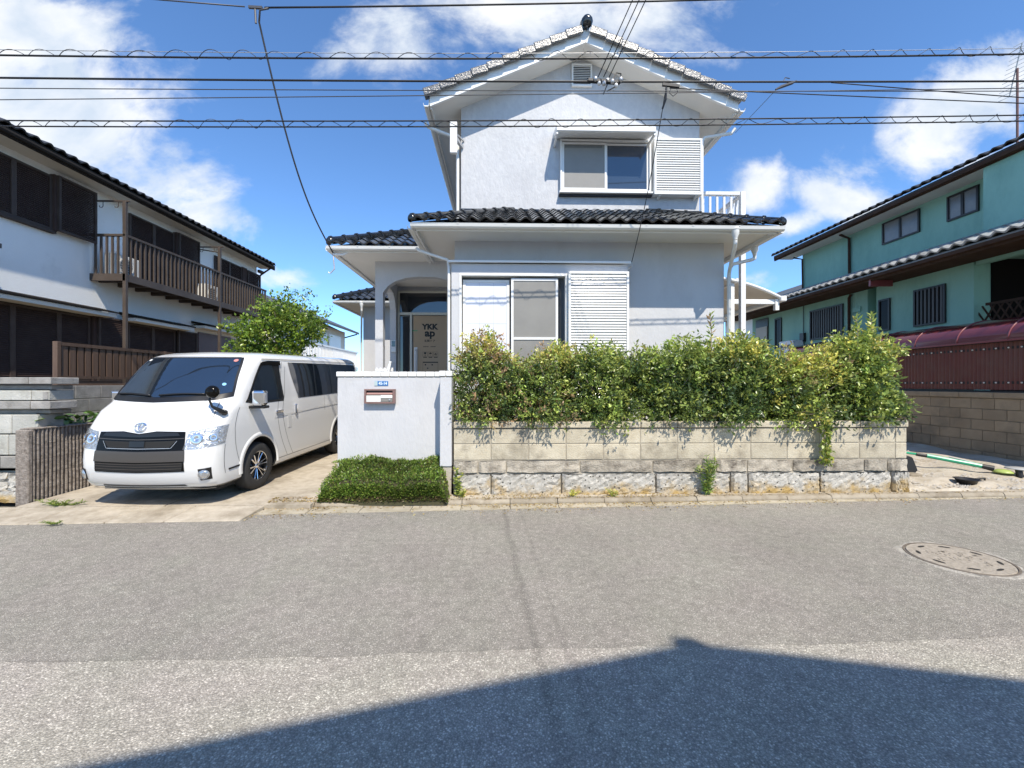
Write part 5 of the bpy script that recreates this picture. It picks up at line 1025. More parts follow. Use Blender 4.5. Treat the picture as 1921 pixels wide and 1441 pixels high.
# windscreen with black surround, side glass
patch('windscreen_surround', [(-1.62,1.345),(-1.2,1.305),(0,1.285),(1.2,1.305),(1.62,1.345)], [(-1.30,1.868),(-0.9,1.868),(0,1.868),(0.9,1.868),(1.30,1.868)], 'van_black', 0.003, 40, 14)
patch('windscreen', [(-1.52,1.40),(-1.1,1.365),(0,1.345),(1.1,1.365),(1.52,1.40)], [(-1.22,1.848),(-0.8,1.85),(0,1.85),(0.8,1.85),(1.22,1.848)], 'windscreen_glass', 0.006, 40, 14)
for s in (-1, 1):
    def side(pts): return [(uS(y, z, s), z) for y, z in pts]
    patch('door_window_surround', side([(0.72,1.255),(1.0,1.215),(1.60,1.215)]), side([(1.13,1.80),(1.3,1.815),(1.585,1.815)]), 'van_black', 0.003, 16, 10)
    patch('door_window', side([(0.78,1.285),(1.0,1.25),(1.565,1.25)]), side([(1.16,1.775),(1.3,1.785),(1.55,1.785)]), 'van_glass', 0.006, 16, 10)
    patch('visor', side([(1.13,1.755),(1.3,1.765),(1.585,1.765)]), side([(1.13,1.81),(1.3,1.825),(1.585,1.825)]), 'van_gloss_black', 0.02, 12, 3)
    patch('side_window', side([(2.02,1.235),(3.0,1.235),(4.45,1.245)]), side([(1.82,1.815),(3.0,1.815),(4.40,1.805)]), 'van_glass', 0.005, 24, 10)
    for (y0, y1) in ((2.60,2.615), (3.22,3.235)): patch('window_divider', side([(y0,1.24),(y1+0.02,1.24)]), side([(y0,1.81),(y1+0.02,1.81)]), 'van_black', 0.008, 2, 6)
    # waist crease, door seams, sill trim
    patch('crease_shade_strip', side([(1.35,0.985),(2.5,1.015),(4.55,1.03)]), side([(1.35,0.999),(2.5,1.035),(4.55,1.05)]), mat('van_shade_line', (0.62,0.62,0.61), 0.3), 0.008, 20, 2)  # greyed strip paints the shade line of the body crease
    patch('door_seam', side([(1.67,0.42),(1.67,0.42+0.001)]) if False else side([(1.665,0.36),(1.673,0.36)]), side([(1.655,1.82),(1.663,1.82)]), 'seam', 0.002, 2, 14)
    patch('door_seam', side([(0.60,0.42),(0.608,0.42)]), side([(0.60,1.2),(0.608,1.2)]), 'seam', 0.002, 2, 12)
    patch('door_seam', side([(1.82,0.36),(1.828,0.36)]), side([(1.76,1.84),(1.768,1.84)]), 'seam', 0.002, 2, 12)
    patch('door_seam', side([(2.92,0.95),(2.928,0.95)]), side([(2.92,1.22),(2.928,1.22)]), 'seam', 0.002, 2, 4)
    patch('drip_rail', side([(0.95,1.842),(2.5,1.85),(4.45,1.84)]), side([(0.95,1.852),(2.5,1.860),(4.45,1.85)]), 'seam', 0.012, 24, 2)
    patch('bumper_trim', side([(0.36,0.425),(0.62,0.43)]), side([(0.36,0.448),(0.62,0.453)]), 'van_black', 0.006, 6, 2)
    patch('rocker_seam', side([(1.42,0.345),(3.15,0.345)]), side([(1.42,0.352),(3.15,0.352)]), 'seam', 0.002, 12, 2)
    # door handles
    hy = (1.47, 1.93); b = MB(); x = s*(0.848)
    for (hy0, hz, l, v_) in ((1.38, 1.065, 0.17, 0), (1.90, 1.06, 0.05, 0.12)):
        b = MB(); b.box(min(x-s*0.01, x+s*0.03), max(x-s*0.01, x+s*0.03), hy0, hy0+l, hz-0.02-v_/2, hz+0.02+v_/2); h = b.build('door_handle', 'chrome', van, bevel=0.012, seg=2)
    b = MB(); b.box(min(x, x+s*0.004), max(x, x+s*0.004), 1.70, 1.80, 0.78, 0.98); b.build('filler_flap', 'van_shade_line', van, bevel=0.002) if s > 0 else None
    # wheel arch lips
    for y in WY:
        b = MB(); rows = []
        for (r_, o_) in ((0.386, 0.0), (0.392, 0.016), (0.43, 0.013), (0.452, 0.0)):
            rows.append([(s*(0.847+o_-(0.012 if WZ+0.03+r_*math.sin(a) < 0.3 else 0)), y+r_*math.cos(a), WZ+0.03+r_*math.sin(a)) for a in np.linspace(-0.12, math.pi+0.12, 28)])
        b.grid(rows); b.build('wheel_arch', 'van_white', van, smooth=True)
        w_ = MB(); w_.lathe([(0.205,-0.095),(0.24,-0.10),(0.305,-0.098),(0.327,-0.075),(0.335,-0.04),(0.335,0.04),(0.327,0.075),(0.305,0.098),(0.24,0.10),(0.205,0.095)], (s*0.735, y, WZ), 'X', 48)
        wh = w_.build('wheel', 'rubber', van, smooth=True)
        r_ = MB(); r_.lathe([(0.212,-0.08),(0.212,0.085),(0.198,0.088),(0.190,0.06),(0.185,0.02),(0.0,0.02)] if s > 0 else [(0.212,0.08),(0.212,-0.085),(0.198,-0.088),(0.190,-0.06),(0.185,-0.02),(0.0,-0.02)], (s*0.735, y, WZ), 'X', 40); r_.build('rim', 'rim_dark', wh, smooth=False, angle=40)
        sp = MB()
        for k in range(12):
            a = 2*math.pi*(k//2)/6+(0.14 if k % 2 else -0.14)+0.2
            p0 = Vector((s*(0.735+0.055), y+0.035*math.cos(a), WZ+0.035*math.sin(a))); p1 = Vector((s*(0.735+0.078), y+0.192*math.cos(a*1.0+(0.05 if k % 2 else -0.05)), WZ+0.192*math.sin(a+(0.05 if k % 2 else -0.05))))
            b = MB(); b.beam(p0, p1, 0.020, 0.030, up=(s, 0, 0)); b.build('spoke', 'chrome', wh, bevel=0.004)
        b = MB(); b.lathe([(0.0,0.075),(0.03,0.072),(0.04,0.06),(0.045,0.02)] if s > 0 else [(0.0,-0.075),(0.03,-0.072),(0.04,-0.06),(0.045,-0.02)], (s*0.735, y, WZ), 'X', 18); b.build('hub_cap', 'chrome', wh, smooth=True)
        b = MB(); b.lathe([(0.196,0.086),(0.206,0.094),(0.216,0.088)] if s > 0 else [(0.196,-0.086),(0.206,-0.094),(0.216,-0.088)], (s*0.735, y, WZ), 'X', 40); b.build('rim_lip', 'chrome', wh, smooth=True)
    # head lamps: reflector bowl, dark surround, clear cover
    hb = [(0.80,0.735),(1.15,0.745),(1.6,0.765),(1.93,0.785)]; ht = [(0.86,0.945),(1.12,0.972),(1.6,0.992),(1.93,1.005)]
    hb = [(s*u, z) for u, z in hb]; ht = [(s*u, z) for u, z in ht]
    hl = patch('headlight', hb, ht, mat('lamp_back', (0.42,0.42,0.43), 0.18, (0.85,0.86,0.88), 26, metal=0.9, bump=0.8, bscale=30), 0.004, 20, 8)
    for (u, z, r_) in ((1.0, 0.86, 0.072), (1.50, 0.865, 0.050), (1.70, 0.93, 0.022), (1.72, 0.82, 0.026), (1.3, 0.79, 0.02)):
        c = S(s*u, z)+nrm(s*u, z)*0.010; q = nrm(s*u, z).to_track_quat('Z', 'Y').to_matrix().to_4x4(); bb = MB(); bb.lathe([(0.0,-0.004),(r_*0.28,-0.003),(r_*0.3,0.006),(r_*0.62,-0.001),(r_*0.95,0.006),(r_,0.0)], (0,0,0), 'Z', 20)
        me_ = bb.mesh('reflector', 'chrome', smooth=True); me_.transform(Matrix.Translation(c) @ q); put('reflector', me_, hl)
    patch('lens_cover', hb, ht, 'lamp_lens', 0.017, 20, 8, parent=hl)
    # fog lamps
    fo = patch('fog_recess', [(s*1.12,0.355),(s*1.50,0.365)], [(s*1.10,0.50),(s*1.52,0.512)], 'van_black', 0.003, 8, 6)
    c = S(s*1.27, 0.43)+nrm(s*1.27, 0.43)*0.006; q = nrm(s*1.27, 0.43).to_track_quat('Z', 'Y').to_matrix().to_4x4()
    bb = MB(); bb.lathe([(0.0,0.016),(0.03,0.014),(0.046,0.008),(0.05,0.0),(0.056,0.012),(0.06,0.0)], (0,0,0), 'Z', 24); me_ = bb.mesh('fog_lamp', 'lamp_clear', smooth=True); me_.transform(Matrix.Translation(c) @ q); put('fog_lamp', me_, fo)
    # door mirrors
    mp = Vector((s*0.98, 0.80, 1.30)); b = MB(); b.box(mp.x-0.085, mp.x+0.085, mp.y-0.05, mp.y+0.07, mp.z-0.095, mp.z+0.115); mr_ = b.build('door_mirror', 'chrome', van, bevel=0.035, seg=3); 
    for p in mr_.data.polygons: p.use_smooth = False
    b = MB(); b.box(min(s*0.82, s*1.06), max(s*0.82, s*1.06), mp.y-0.02, mp.y+0.10, 1.165, 1.203); b.build('mirror_arm', 'van_black', mr_, bevel=0.012, seg=2)
# under-mirror on a stalk at the passenger corner
b = MB(); base = S(1.62, 1.15); b.tube([base, base+Vector((0.01,-0.06,0.02)), base+Vector((-0.06,-0.13,0.09)), base+Vector((-0.085,-0.14,0.17)), base+Vector((-0.075,-0.135,0.22))], [0.04,0.032,0.016,0.013,0.012], 8); um = b.build('corner_mirror', 'van_black', van, smooth=True)
c = base+Vector((-0.05,-0.14,0.27)); b = MB(); b.lathe([(0.0,-0.05),(0.04,-0.045),(0.07,-0.025),(0.082,0.005),(0.078,0.03),(0.0,0.034)], c, 'Y', 22); b.build('mirror_shell', 'van_gloss_black', um, smooth=True)
# grille
patch('grille', fz([(-0.545,0.478),(0,0.468),(0.545,0.478)]), fz([(-0.52,0.945),(-0.2,0.955),(0,0.925),(0.2,0.955),(0.52,0.945)]), 'van_gloss_black', 0.006, 40, 16)
patch('grille_slot', fz([(-0.47,0.90),(0,0.885),(0.47,0.90)]), fz([(-0.44,0.935),(-0.2,0.945),(0,0.912),(0.2,0.945),(0.44,0.935)]), 'van_black', 0.009, 40, 3)
patch('grille_slot', fz([(-0.37,0.765),(0,0.758),(0.37,0.765)]), fz([(-0.44,0.842),(0,0.832),(0.44,0.842)]), 'arch_dark', 0.009, 30, 3)
patch('grille_trim', fz([(-0.38,0.752),(0,0.746),(0.38,0.752)]), fz([(-0.385,0.758),(0,0.752),(0.385,0.758)]), 'galvanised', 0.013, 30, 2)
for s in (-1, 1): patch('grille_trim', fz([(s*0.385,0.752),(s*0.393,0.754)]), fz([(s*0.445,0.838),(s*0.452,0.840)]), 'galvanised', 0.013, 2, 6)
patch('grille_bar', fz([(-0.53,0.862),(0,0.850),(0.53,0.862)]), fz([(-0.53,0.872),(0,0.860),(0.53,0.872)]), 'van_grey_trim', 0.016, 30, 2)
patch('sensor_block', fz([(-0.09,0.768),(0.09,0.768)]), fz([(-0.09,0.838),(0.09,0.838)]), 'van_black', 0.02, 8, 4)
patch('number_plate_band', fz([(-0.55,0.60),(0,0.592),(0.55,0.60)]), fz([(-0.545,0.725),(0,0.715),(0.545,0.725)]), 'van_grey_trim', 0.012, 40, 6)
patch('lower_intake', fz([(-0.515,0.49),(0,0.48),(0.515,0.49)]), fz([(-0.535,0.588),(0,0.580),(0.535,0.588)]), 'arch_dark', 0.009, 40, 4)
for z in (0.512, 0.545, 0.572): patch('intake_bar', fz([(-0.52,z),(0,z-0.008),(0.52,z)]), fz([(-0.52,z+0.008),(0,z),(0.52,z+0.008)]), 'van_grey_trim', 0.014, 30, 2)
patch('lip_slot', fz([(-0.52,0.285),(0.52,0.285)]), fz([(-0.50,0.308),(0.50,0.308)]), 'van_black', 0.004, 24, 2)
patch('bumper_lip', [(-1.5,0.238),(-0.8,0.232),(0,0.232),(0.8,0.232),(1.5,0.238)], [(-1.5,0.252),(-0.8,0.280),(0,0.280),(0.8,0.280),(1.5,0.252)], 'van_white', 0.022, 40, 3)
for s in (-1, 1): patch('panel_seam', [(s*1.32,1.01),(s*1.34,1.01)], [(s*1.36,1.285),(s*1.38,1.285)], 'seam', 0.002, 2, 8)
patch('panel_seam', [(1.95,0.40),(1.97,0.40)], [(1.95,0.76),(1.97,0.76)], 'seam', 0.002, 2, 8)
# emblem: three ellipses standing on the nose
def ell(rx, rz, cz, th):
    pts = []
    for t in np.linspace(0, 2*math.pi, 33): 
        x = rx*math.cos(t); z = 1.0+cz+rz*math.sin(t); u = uF(abs(x), z)*(1 if x >= 0 else -1); pts.append(S(u, z)+nrm(u, z)*0.014)
    return MB().tube(pts, th, 6, cap=False)
em = ell(0.070, 0.047, 0.0, 0.007).build('emblem', 'chrome', van, smooth=True)
ell(0.045, 0.018, 0.020, 0.006).build('emblem_bar', 'chrome', em, smooth=True); ell(0.019, 0.038, 0.004, 0.006).build('emblem_loop', 'chrome', em, smooth=True)
# wipers, stickers
for (u0, z0, u1, z1) in ((-0.15, 1.36, -1.15, 1.375), (0.95, 1.372, 0.05, 1.362)):
    pts = [S(u0+(u1-u0)*t, z0+(z1-z0)*t+0.012*math.sin(math.pi*t))+nrm(u0+(u1-u0)*t, z0)*0.02 for t in np.linspace(0, 1, 12)]; MB().tube(pts, 0.011, 6).build('wiper', 'van_black', van, smooth=True)
def disc(u, z, r_, m, nm):
    c = S(u, z)+nrm(u, z)*0.009; q = nrm(u, z).to_track_quat('Z', 'Y').to_matrix().to_4x4(); bb = MB(); bb.lathe([(0.0,0.001),(r_,0.0)], (0,0,0), 'Z', 18); me_ = bb.mesh(nm, m); me_.transform(Matrix.Translation(c) @ q); put(nm, me_, van)
disc(1.08, 1.82, 0.030, 'sticker_red', 'sticker'); disc(-1.1, 1.825, 0.020, 'label_white', 'sticker'); disc(1.2, 1.50, 0.024, 'sticker_blue', 'sticker')
patch('roof_seam', [(-1.2,1.872),(0,1.874),(1.2,1.872)], [(-1.2,1.876),(0,1.878),(1.2,1.876)], 'seam', 0.003, 24, 1)
MB().box(-0.74, 0.74, 0.34, 0.62, 0.18, 0.30).box(-0.52, 0.52, 0.62, 4.4, 0.16, 0.30).build('underbody', 'arch_dark', van)  # front box widened to block sky light and deepen the shadow beneath
# ------------------------------------------------------------------ house across the street, behind the photographer (its shadow lies on the road)
oh = thing('opposite_house', (2.8, -6, 0), 'cream gabled house across the street casting its shadow on the road', 'house')
ax, az, sp_ = 2.78, 6.55, 0.337
b = MB(); b.prism([(-0.9,0.0),(6.4,0.0),(6.4,az-0.2-sp_*3.62),(ax,az-0.22),(-0.9,az-0.2-sp_*3.68)], 1, -9.5, -2.85); b.build('wall', 'cream_stucco', oh)
b = MB(); b.prism([(-1.6,az-sp_*4.38-0.18),(ax,az-0.18),(7.2,az-sp_*4.42-0.18),(7.2,az-sp_*4.42),(ax,az),(-1.6,az-sp_*4.38)], 1, -10.2, -2.2); b.build('roof', 'slate_grey', oh)
b = MB(); b.tube([(ax,-10.2,az),(ax,-2.2,az)], 0.09, 8); b.build('ridge', 'slate_grey', oh)
for (x0, x1, z0, z1) in ((0.6,2.3,3.6,4.7),(3.4,5.1,3.6,4.7),(0.4,2.6,0.6,2.5),(3.6,5.2,0.9,2.2)):
    w = MB().box(x0, x1, -2.9, -2.82, z0, z1).build('window', 'white_metal', oh); MB().box(x0+0.05, x1-0.05, -2.82, -2.81, z0+0.05, z1-0.05).build('pane', 'glass_dark', w)

# ------------------------------------------------------------------ overhead lines
zc = lambda x, z0, k, c: z0+k*x+c*x*x
XS = np.linspace(-20.5, 21.5, 85)
def cable(name, label, f, r, y=5.5, m='cable_black', x0=-20.5, x1=21.5, n=64):
    o = MB().tube([(x, y, f(x)) for x in np.linspace(x0, x1, n)], r, 5).build(name, m, None, smooth=True); return tag(o, label, 'cable', 'lines strung along the street')
fA = lambda x: zc(x, 5.715, 0.0205, 0.0012); fA2 = lambda x: zc(x, 5.783, 0.0210, 0.0013)
fB = lambda x: zc(x, 5.422, 0.0150, 0.0006); fB2 = lambda x: zc(x, 5.303, 0.0150, 0.0003); fC = lambda x: zc(x, 5.250, 0.0290, 0.0002)
fD1 = lambda x: zc(x, 4.917, 0.0210, 0.0008); fD2 = lambda x: zc(x, 4.842, 0.0205, 0.0008)
cable('overhead_cable', 'thick black cable carried in the uppermost coil below the service line', fA, 0.012)
cable('messenger_wire', 'thin steel wire along the top of the upper coiled cable', fA2, 0.004, m='galvanised')
cable('overhead_cable', 'thickest plain black cable between the two coiled lines', fB, 0.013)
cable('thin_wire', 'thin grey wire just below the thick plain cable', fB2, 0.006, m='cable_grey')
cable('thin_wire', 'lower thin grey wire rising to meet the thick cable', fC, 0.006, x1=7.0, m='cable_grey')
cable('overhead_cable', 'top cable of the lowest coiled pair crossing the house', fD1, 0.009)
cable('overhead_cable', 'bottom cable of the lowest coiled pair crossing the house', fD2, 0.009)
cable('drooping_wire', 'thin wire parting from the thick cable and drooping to the right', lambda x: 5.487-0.060*(x-4.35)+0.0006*(x-4.35)**2, 0.007, x0=4.35, x1=21.5)
cable('drooping_wire', 'lower thin wire drooping right below the parting wire', lambda x: 5.352-0.0256*(x-3.1)+0.0004*(x-3.1)**2, 0.007, x0=2.2, x1=21.5)
def coil(label, fc, amp, pitch, r=0.0055, asym=0.0):
    pts = []
    for t in np.arange(-13.0, 14.0, pitch/14):
        a = 2*math.pi*t/pitch+0.9*math.sin(t*0.9)+0.5*math.sin(t*2.3+1); am = amp*(1+0.22*math.sin(t*1.3)+0.15*math.sin(t*3.1)); pts.append((t, 5.5+am*0.9*math.sin(a), fc(t)+am*math.cos(a)))
    return tag(MB().tube(pts, r, 4).build('cable_coil', 'cable_black', None, smooth=True), label, 'cable', 'coils round the lines')
coil('spiral hanger wire looping round the upper cable', lambda x: (fA(x)*0.45+fA2(x)*0.55), 0.040, 0.405, 0.004)
coil('spiral hanger wire looping round the lowest cable pair', lambda x: (fD1(x)+fD2(x))/2, 0.040, 0.365, 0.004)
# service line overhead and its drop to the porch corner
P0 = Vector((-3.11, 5.5, 6.297))
o = MB().tube([(-12, 5.5, 6.95), (-4.3, 5.5, 6.372), (-3.25, 5.5, 6.31)], 0.008, 5).build('service_line', 'cable_grey', None, smooth=True); tag(o, 'thin line arriving from the left at the clamp of the porch drop', 'cable')
o = MB().tube([(x, 5.5, 6.30+0.031*(x+3.11)+0.0017*(x+3.11)**2) for x in np.linspace(-3.0, 21, 40)], 0.012, 6).build('service_line', 'cable_black', None, smooth=True); tag(o, 'highest black service line running right from the drop clamp', 'cable')
E0 = Vector((-2.97, 7.63, 3.84)); pts = []
for t in np.linspace(0, 1, 34):
    p = P0.lerp(E0, t); p.z -= 0.55*math.sin(math.pi*t)*(1-0.25*t); p.x += 0.0*t; pts.append(p)
pts = [Vector((-2.95, 5.5, 6.295)), Vector((-3.06, 5.5, 6.27))]+pts[1:]
dp = thing('service_drop', E0, 'grey drop cable hanging from the service line to the porch eave', 'cable')
MB().tube(pts, 0.013, 6).build('cable', 'cable_grey', dp, smooth=True)
b = MB(); b.beam((-3.2,5.5,6.305),(-3.03,5.5,6.30),0.025,0.03); b.tube([(-3.12,5.5,6.28),(-3.11,5.5,6.1)],0.012,6); b.build('clamp', 'cable_grey', dp)
b = MB(); b.tube([E0+Vector((0,0,0)), E0+Vector((0.01,0,-0.12)), E0+Vector((0.02,0.01,-0.28)), E0+Vector((-0.05,0.0,-0.36)), E0+Vector((-0.08,0,-0.34))],0.012,5); b.build('tail', 'galvanised', dp); b = MB(); b.tube([E0+Vector((0.0,0,-0.02)), E0+Vector((0.16,0.03,-0.02)), E0+Vector((0.24,0.04,0.02))],0.022,6); b.build('insulator', 'white_metal', dp)
# phone wire from the street line to the bay corner
Q0 = Vector((2.155, 5.5, 5.40)); Q1 = Vector((2.10, 6.80, 3.47)); pts = []
for t in np.linspace(0, 1, 22): p = Q0.lerp(Q1, t); p.z -= 0.16*math.sin(math.pi*t); pts.append(p)
ph = thing('phone_wire', Q1, 'thin black wire dropping from the street lines to the bay corner', 'cable')
MB().tube(pts, 0.006, 5).build('cable', 'cable_black', ph, smooth=True)
b = MB(); b.beam(Q0+Vector((-0.05,0,0.02)), Q0+Vector((0.17,0,0.0)), 0.03, 0.035); b.tube([Q0, Q0+Vector((0.0,0.02,-0.16)), Q0+Vector((-0.03,0.06,-0.26))], 0.012, 6); b.build('splice', 'cable_black', ph)
b = MB(); b.tube([Q0+Vector((0.06,0,-0.02)), Q0+Vector((0.04,0,-0.09)), Q0+Vector((0.09,0,-0.13)), Q0+Vector((0.15,0,-0.08)), Q0+Vector((0.13,0,-0.01))], 0.005, 5); b.build('loop', 'cable_black', ph)
b = MB(); b.tube([Q1+Vector((-0.06,0.02,0.0)), Q1+Vector((0,0,0.0)), Q1+Vector((0.0,-0.01,-0.06)), Q1+Vector((-0.05,0.02,-0.10))], 0.012, 6); b.build('hook', 'galvanised', ph)
# insulator cluster with the three lines that climb out of the frame
cl = thing('line_clamp', (1.36, 5.5, 5.43), 'cluster of insulators clamped on the thick cable before the gable vent', 'line fitting')
b = MB(); b.beam((1.12,5.5,5.455),(1.55,5.5,5.435),0.05,0.05); b.build('clamp_body', 'cable_black', cl, bevel=0.01)
for k in range(7): MB().lathe([(0.0,-0.03),(0.02,-0.025),(0.028,0.0),(0.02,0.025),(0.0,0.03)], (1.22+k*0.055, 5.47+0.03*(k % 2), 5.455-0.028*(k % 3)), 'Z', 8).build('insulator', 'white_metal' if k % 2 else 'galvanised', cl, smooth=True)
b = MB(); b.tube([(1.45,5.5,5.46),(1.50,5.5,5.56),(1.56,5.5,5.55),(1.55,5.5,5.44),(1.47,5.5,5.37),(1.38,5.5,5.32)], 0.008, 5); b.build('jumper', 'cable_black', cl); b = MB(); b.tube([(1.40,5.5,5.45),(1.33,5.5,5.28)], 0.008, 5); b.build('tail', 'cable_black', cl)
for k, (dx, nm) in enumerate(((0.0, 'leftmost'), (0.08, 'middle'), (0.16, 'rightmost'))):
    a = Vector((1.26+dx*0.9, 5.5, 5.50)); c = Vector((4.35+dx*1.6, -0.7, 11.9)); pts = [a.lerp(c, t)-Vector((0,0,0.25*math.sin(math.pi*t))) for t in np.linspace(0, 1, 14)]
    o = MB().tube(pts, 0.006, 5).build('climbing_line', 'cable_black', None, smooth=True); tag(o, nm+' of three lines climbing steeply from the insulator cluster', 'cable')
sc_ = thing('splice_case', (3.74, 5.5, 5.44), 'grey splice fitting on the thick cable right of the gable', 'line fitting')
b = MB(); b.tube([(3.60,5.5,5.38),(3.68,5.5,5.42),(3.82,5.5,5.47),(3.88,5.5,5.50)], [0.01,0.02,0.018,0.01], 8); b.build('case', 'cable_grey', sc_); b = MB(); b.tube([(3.70,5.5,5.48),(3.73,5.5,5.54),(3.79,5.5,5.53)], 0.006, 5); b.build('loop', 'cable_black', sc_); b = MB(); b.tube([(3.62,5.5,5.39),(3.2,6.3,5.5),(2.9,7.2,5.95),(4.46,8.0,6.35)][:1]+[(4.46,8.0,6.30)], 0.004, 5); b.build('stay', 'cable_black', sc_)
for i, x in enumerate((-20.8, 21.8)):
    p = thing('utility_pole', (x, 5.5, 0), 'concrete utility pole at the '+('driveway' if i == 0 else 'carport')+' end of the overhead lines', 'pole', 'poles carrying the lines')
    MB().tube([(x,5.5,0),(x,5.5,11.5)], [0.17,0.11], 14).build('shaft', 'concrete', p, smooth=True); MB().box(x-0.05,x+0.05,4.6,6.4,9.6,9.72).build('crossarm', 'galvanised', p); MB().box(x-0.25,x+0.25,5.4,5.6,4.7,6.9).build('bracket', 'galvanised', p)

# ------------------------------------------------------------------ planting
G_DARK = ((0.034,0.054,0.018), 1.0); G_MID = ((0.088,0.118,0.030), 1.0); G_LIT = ((0.165,0.198,0.046), 1.0); G_YEL = ((0.27,0.25,0.06), 1.0); G_BRN = ((0.17,0.12,0.065), 1.0)
def w(c, k): return (tuple(q*2.4 for q in c[0]), k)
def shrub(name, label, cx, blobs, nspr, per, leaf, pal, group='shrubs of the hedge', twigs=26, material='leaf', base_z=0.86, cy=6.2, cat='shrub', pal_top=None, ztop=1.9):
    t = thing(name, (cx, cy, base_z), label, cat, group)
    blobs = [(q[0], q[1], 0.95+(q[2]-0.95)*0.92, q[3], q[4], q[5]*0.93) for q in blobs]
    P, D, S_, ids, C = sprigs(blobs, int(nspr*1.25), per, leaf, leaf*2.0, shell=0.36)
    cs = palette(len(C), pal)
    if pal_top:
        ct = palette(len(C), pal_top); k = np.clip((C[:, 2]-ztop)/0.25+RNG.normal(size=len(C))*0.35, 0, 1)[:, None]; cs = cs*(1-k)+ct*k
    cols = np.clip(cs[ids]*RNG.uniform(0.7, 1.35, (len(ids), 1)), 0.004, 1)
    o = put('foliage', leaves_mesh('foliage', P, D, S_, cols, material), t); o['kind'] = 'stuff'
    b = MB(); idx = RNG.choice(len(C), min(twigs, len(C)), replace=False)
    for k in idx:
        e_ = Vector(C[k]); s0 = Vector((cx+random.uniform(-.25,.25), cy+random.uniform(-.1,.1), base_z)); m_ = s0.lerp(e_, 0.55)+Vector((random.uniform(-.1,.1), random.uniform(-.1,.1), 0.08)); b.tube([s0, m_, e_, e_+(e_-m_)*0.25], [0.014,0.010,0.005,0.002], 4, cap=False)
    o = b.build('branches', 'dry_twig', t); o['kind'] = 'stuff'; return t
HY = 5.98
shrub('hedge_shrub', 'dense brownish green shrub at the gate wall end of the hedge', -0.1, [(-0.22,HY,1.55,0.42,0.42,0.60),(-0.28,HY,2.0,0.34,0.30,0.34),(-0.2,HY-0.18,1.2,0.45,0.36,0.30),(0.12,HY,1.45,0.36,0.38,0.42)], 1120, 13, 0.05, [w(G_MID,3),w(G_DARK,3),w(G_BRN,1.2),w(G_LIT,1.5)], twigs=50, pal_top=[w(G_BRN,1.2),w(G_YEL,2.0),w(G_LIT,1.5)], ztop=1.75)
shrub('hedge_shrub', 'yellow topped shrub of the hedge below the film covered window', 0.75, [(0.62,HY,1.55,0.46,0.42,0.46),(0.80,HY,1.86,0.34,0.30,0.30),(0.6,HY-0.2,1.16,0.5,0.34,0.26),(0.28,HY,1.55,0.34,0.36,0.44)], 980, 13, 0.05, [w(G_MID,3),w(G_DARK,3),w(G_LIT,2),w(G_BRN,.8)], twigs=46, pal_top=[w(G_YEL,3),w(G_LIT,2),w(G_BRN,.8)], ztop=1.7)
shrub('hedge_shrub', 'green shrub of the hedge below the louvred shutter box', 1.55, [(1.45,HY,1.55,0.46,0.42,0.48),(1.38,HY,1.88,0.34,0.30,0.32),(1.5,HY-0.2,1.16,0.5,0.34,0.26),(1.85,HY,1.66,0.36,0.38,0.44),(1.1,HY,1.6,0.3,0.35,0.45)], 1050, 13, 0.054, [w(G_MID,3),w(G_DARK,3),w(G_LIT,2.5)], twigs=34, pal_top=[w(G_LIT,3),w(G_YEL,1.2),w(G_MID,1)], ztop=1.8)
shrub('hedge_shrub', 'rounded fresh green shrub of the hedge before the bare wall', 2.45, [(2.35,HY,1.60,0.48,0.42,0.48),(2.62,HY,1.92,0.38,0.32,0.34),(2.4,HY-0.18,1.2,0.52,0.36,0.28),(2.05,HY,1.66,0.34,0.36,0.40),(2.85,HY,1.72,0.3,0.36,0.42)], 1085, 13, 0.058, [w(G_MID,3),w(G_DARK,3.5),w(G_LIT,2.2)], twigs=26, pal_top=[w(G_LIT,3),w(G_MID,1.5),w(G_YEL,.6)], ztop=1.8)
shrub('hedge_shrub', 'dark glossy leaved shrub of the hedge by the downpipe', 3.3, [(3.15,HY,1.5,0.44,0.42,0.50),(3.30,HY,1.98,0.42,0.34,0.32),(3.1,HY-0.18,1.2,0.5,0.36,0.3),(3.6,HY,1.72,0.36,0.36,0.42)], 1050, 13, 0.062, [w(G_DARK,4),w(G_MID,2.5),w(G_LIT,.8)], twigs=26, material='leaf_gloss', pal_top=[w(G_LIT,2),w(G_YEL,2),w(G_MID,1)], ztop=1.75)
shrub('hedge_shrub', 'sparse twiggy yellowing shrub of the hedge with bare tips', 4.15, [(4.0,HY,1.42,0.52,0.42,0.44),(4.1,HY,1.76,0.46,0.34,0.32),(4.55,HY,1.68,0.36,0.36,0.42),(4.2,HY-0.2,1.12,0.6,0.36,0.26)], 910, 12, 0.060, [w(G_MID,3),w(G_DARK,2),w(G_LIT,2),w(G_YEL,.8)], twigs=110, pal_top=[w(G_YEL,2.2),w(G_LIT,2),w(G_BRN,.8)], ztop=1.5)
shrub('hedge_shrub', 'tall broad leaved shrub spilling over the far end of the block wall', 5.1, [(5.0,HY,1.55,0.46,0.44,0.52),(5.1,HY,2.0,0.38,0.34,0.34),(5.15,HY-0.18,1.22,0.38,0.36,0.30),(5.28,HY,1.7,0.22,0.25,0.26),(5.42,HY-0.05,2.08,0.26,0.14,0.08)], 1120, 12, 0.070, [w(G_MID,3),w(G_DARK,1.6),w(G_LIT,3)], twigs=40, pal_top=[w(G_LIT,3),w(G_YEL,1),w(G_MID,1.5)], ztop=1.7)
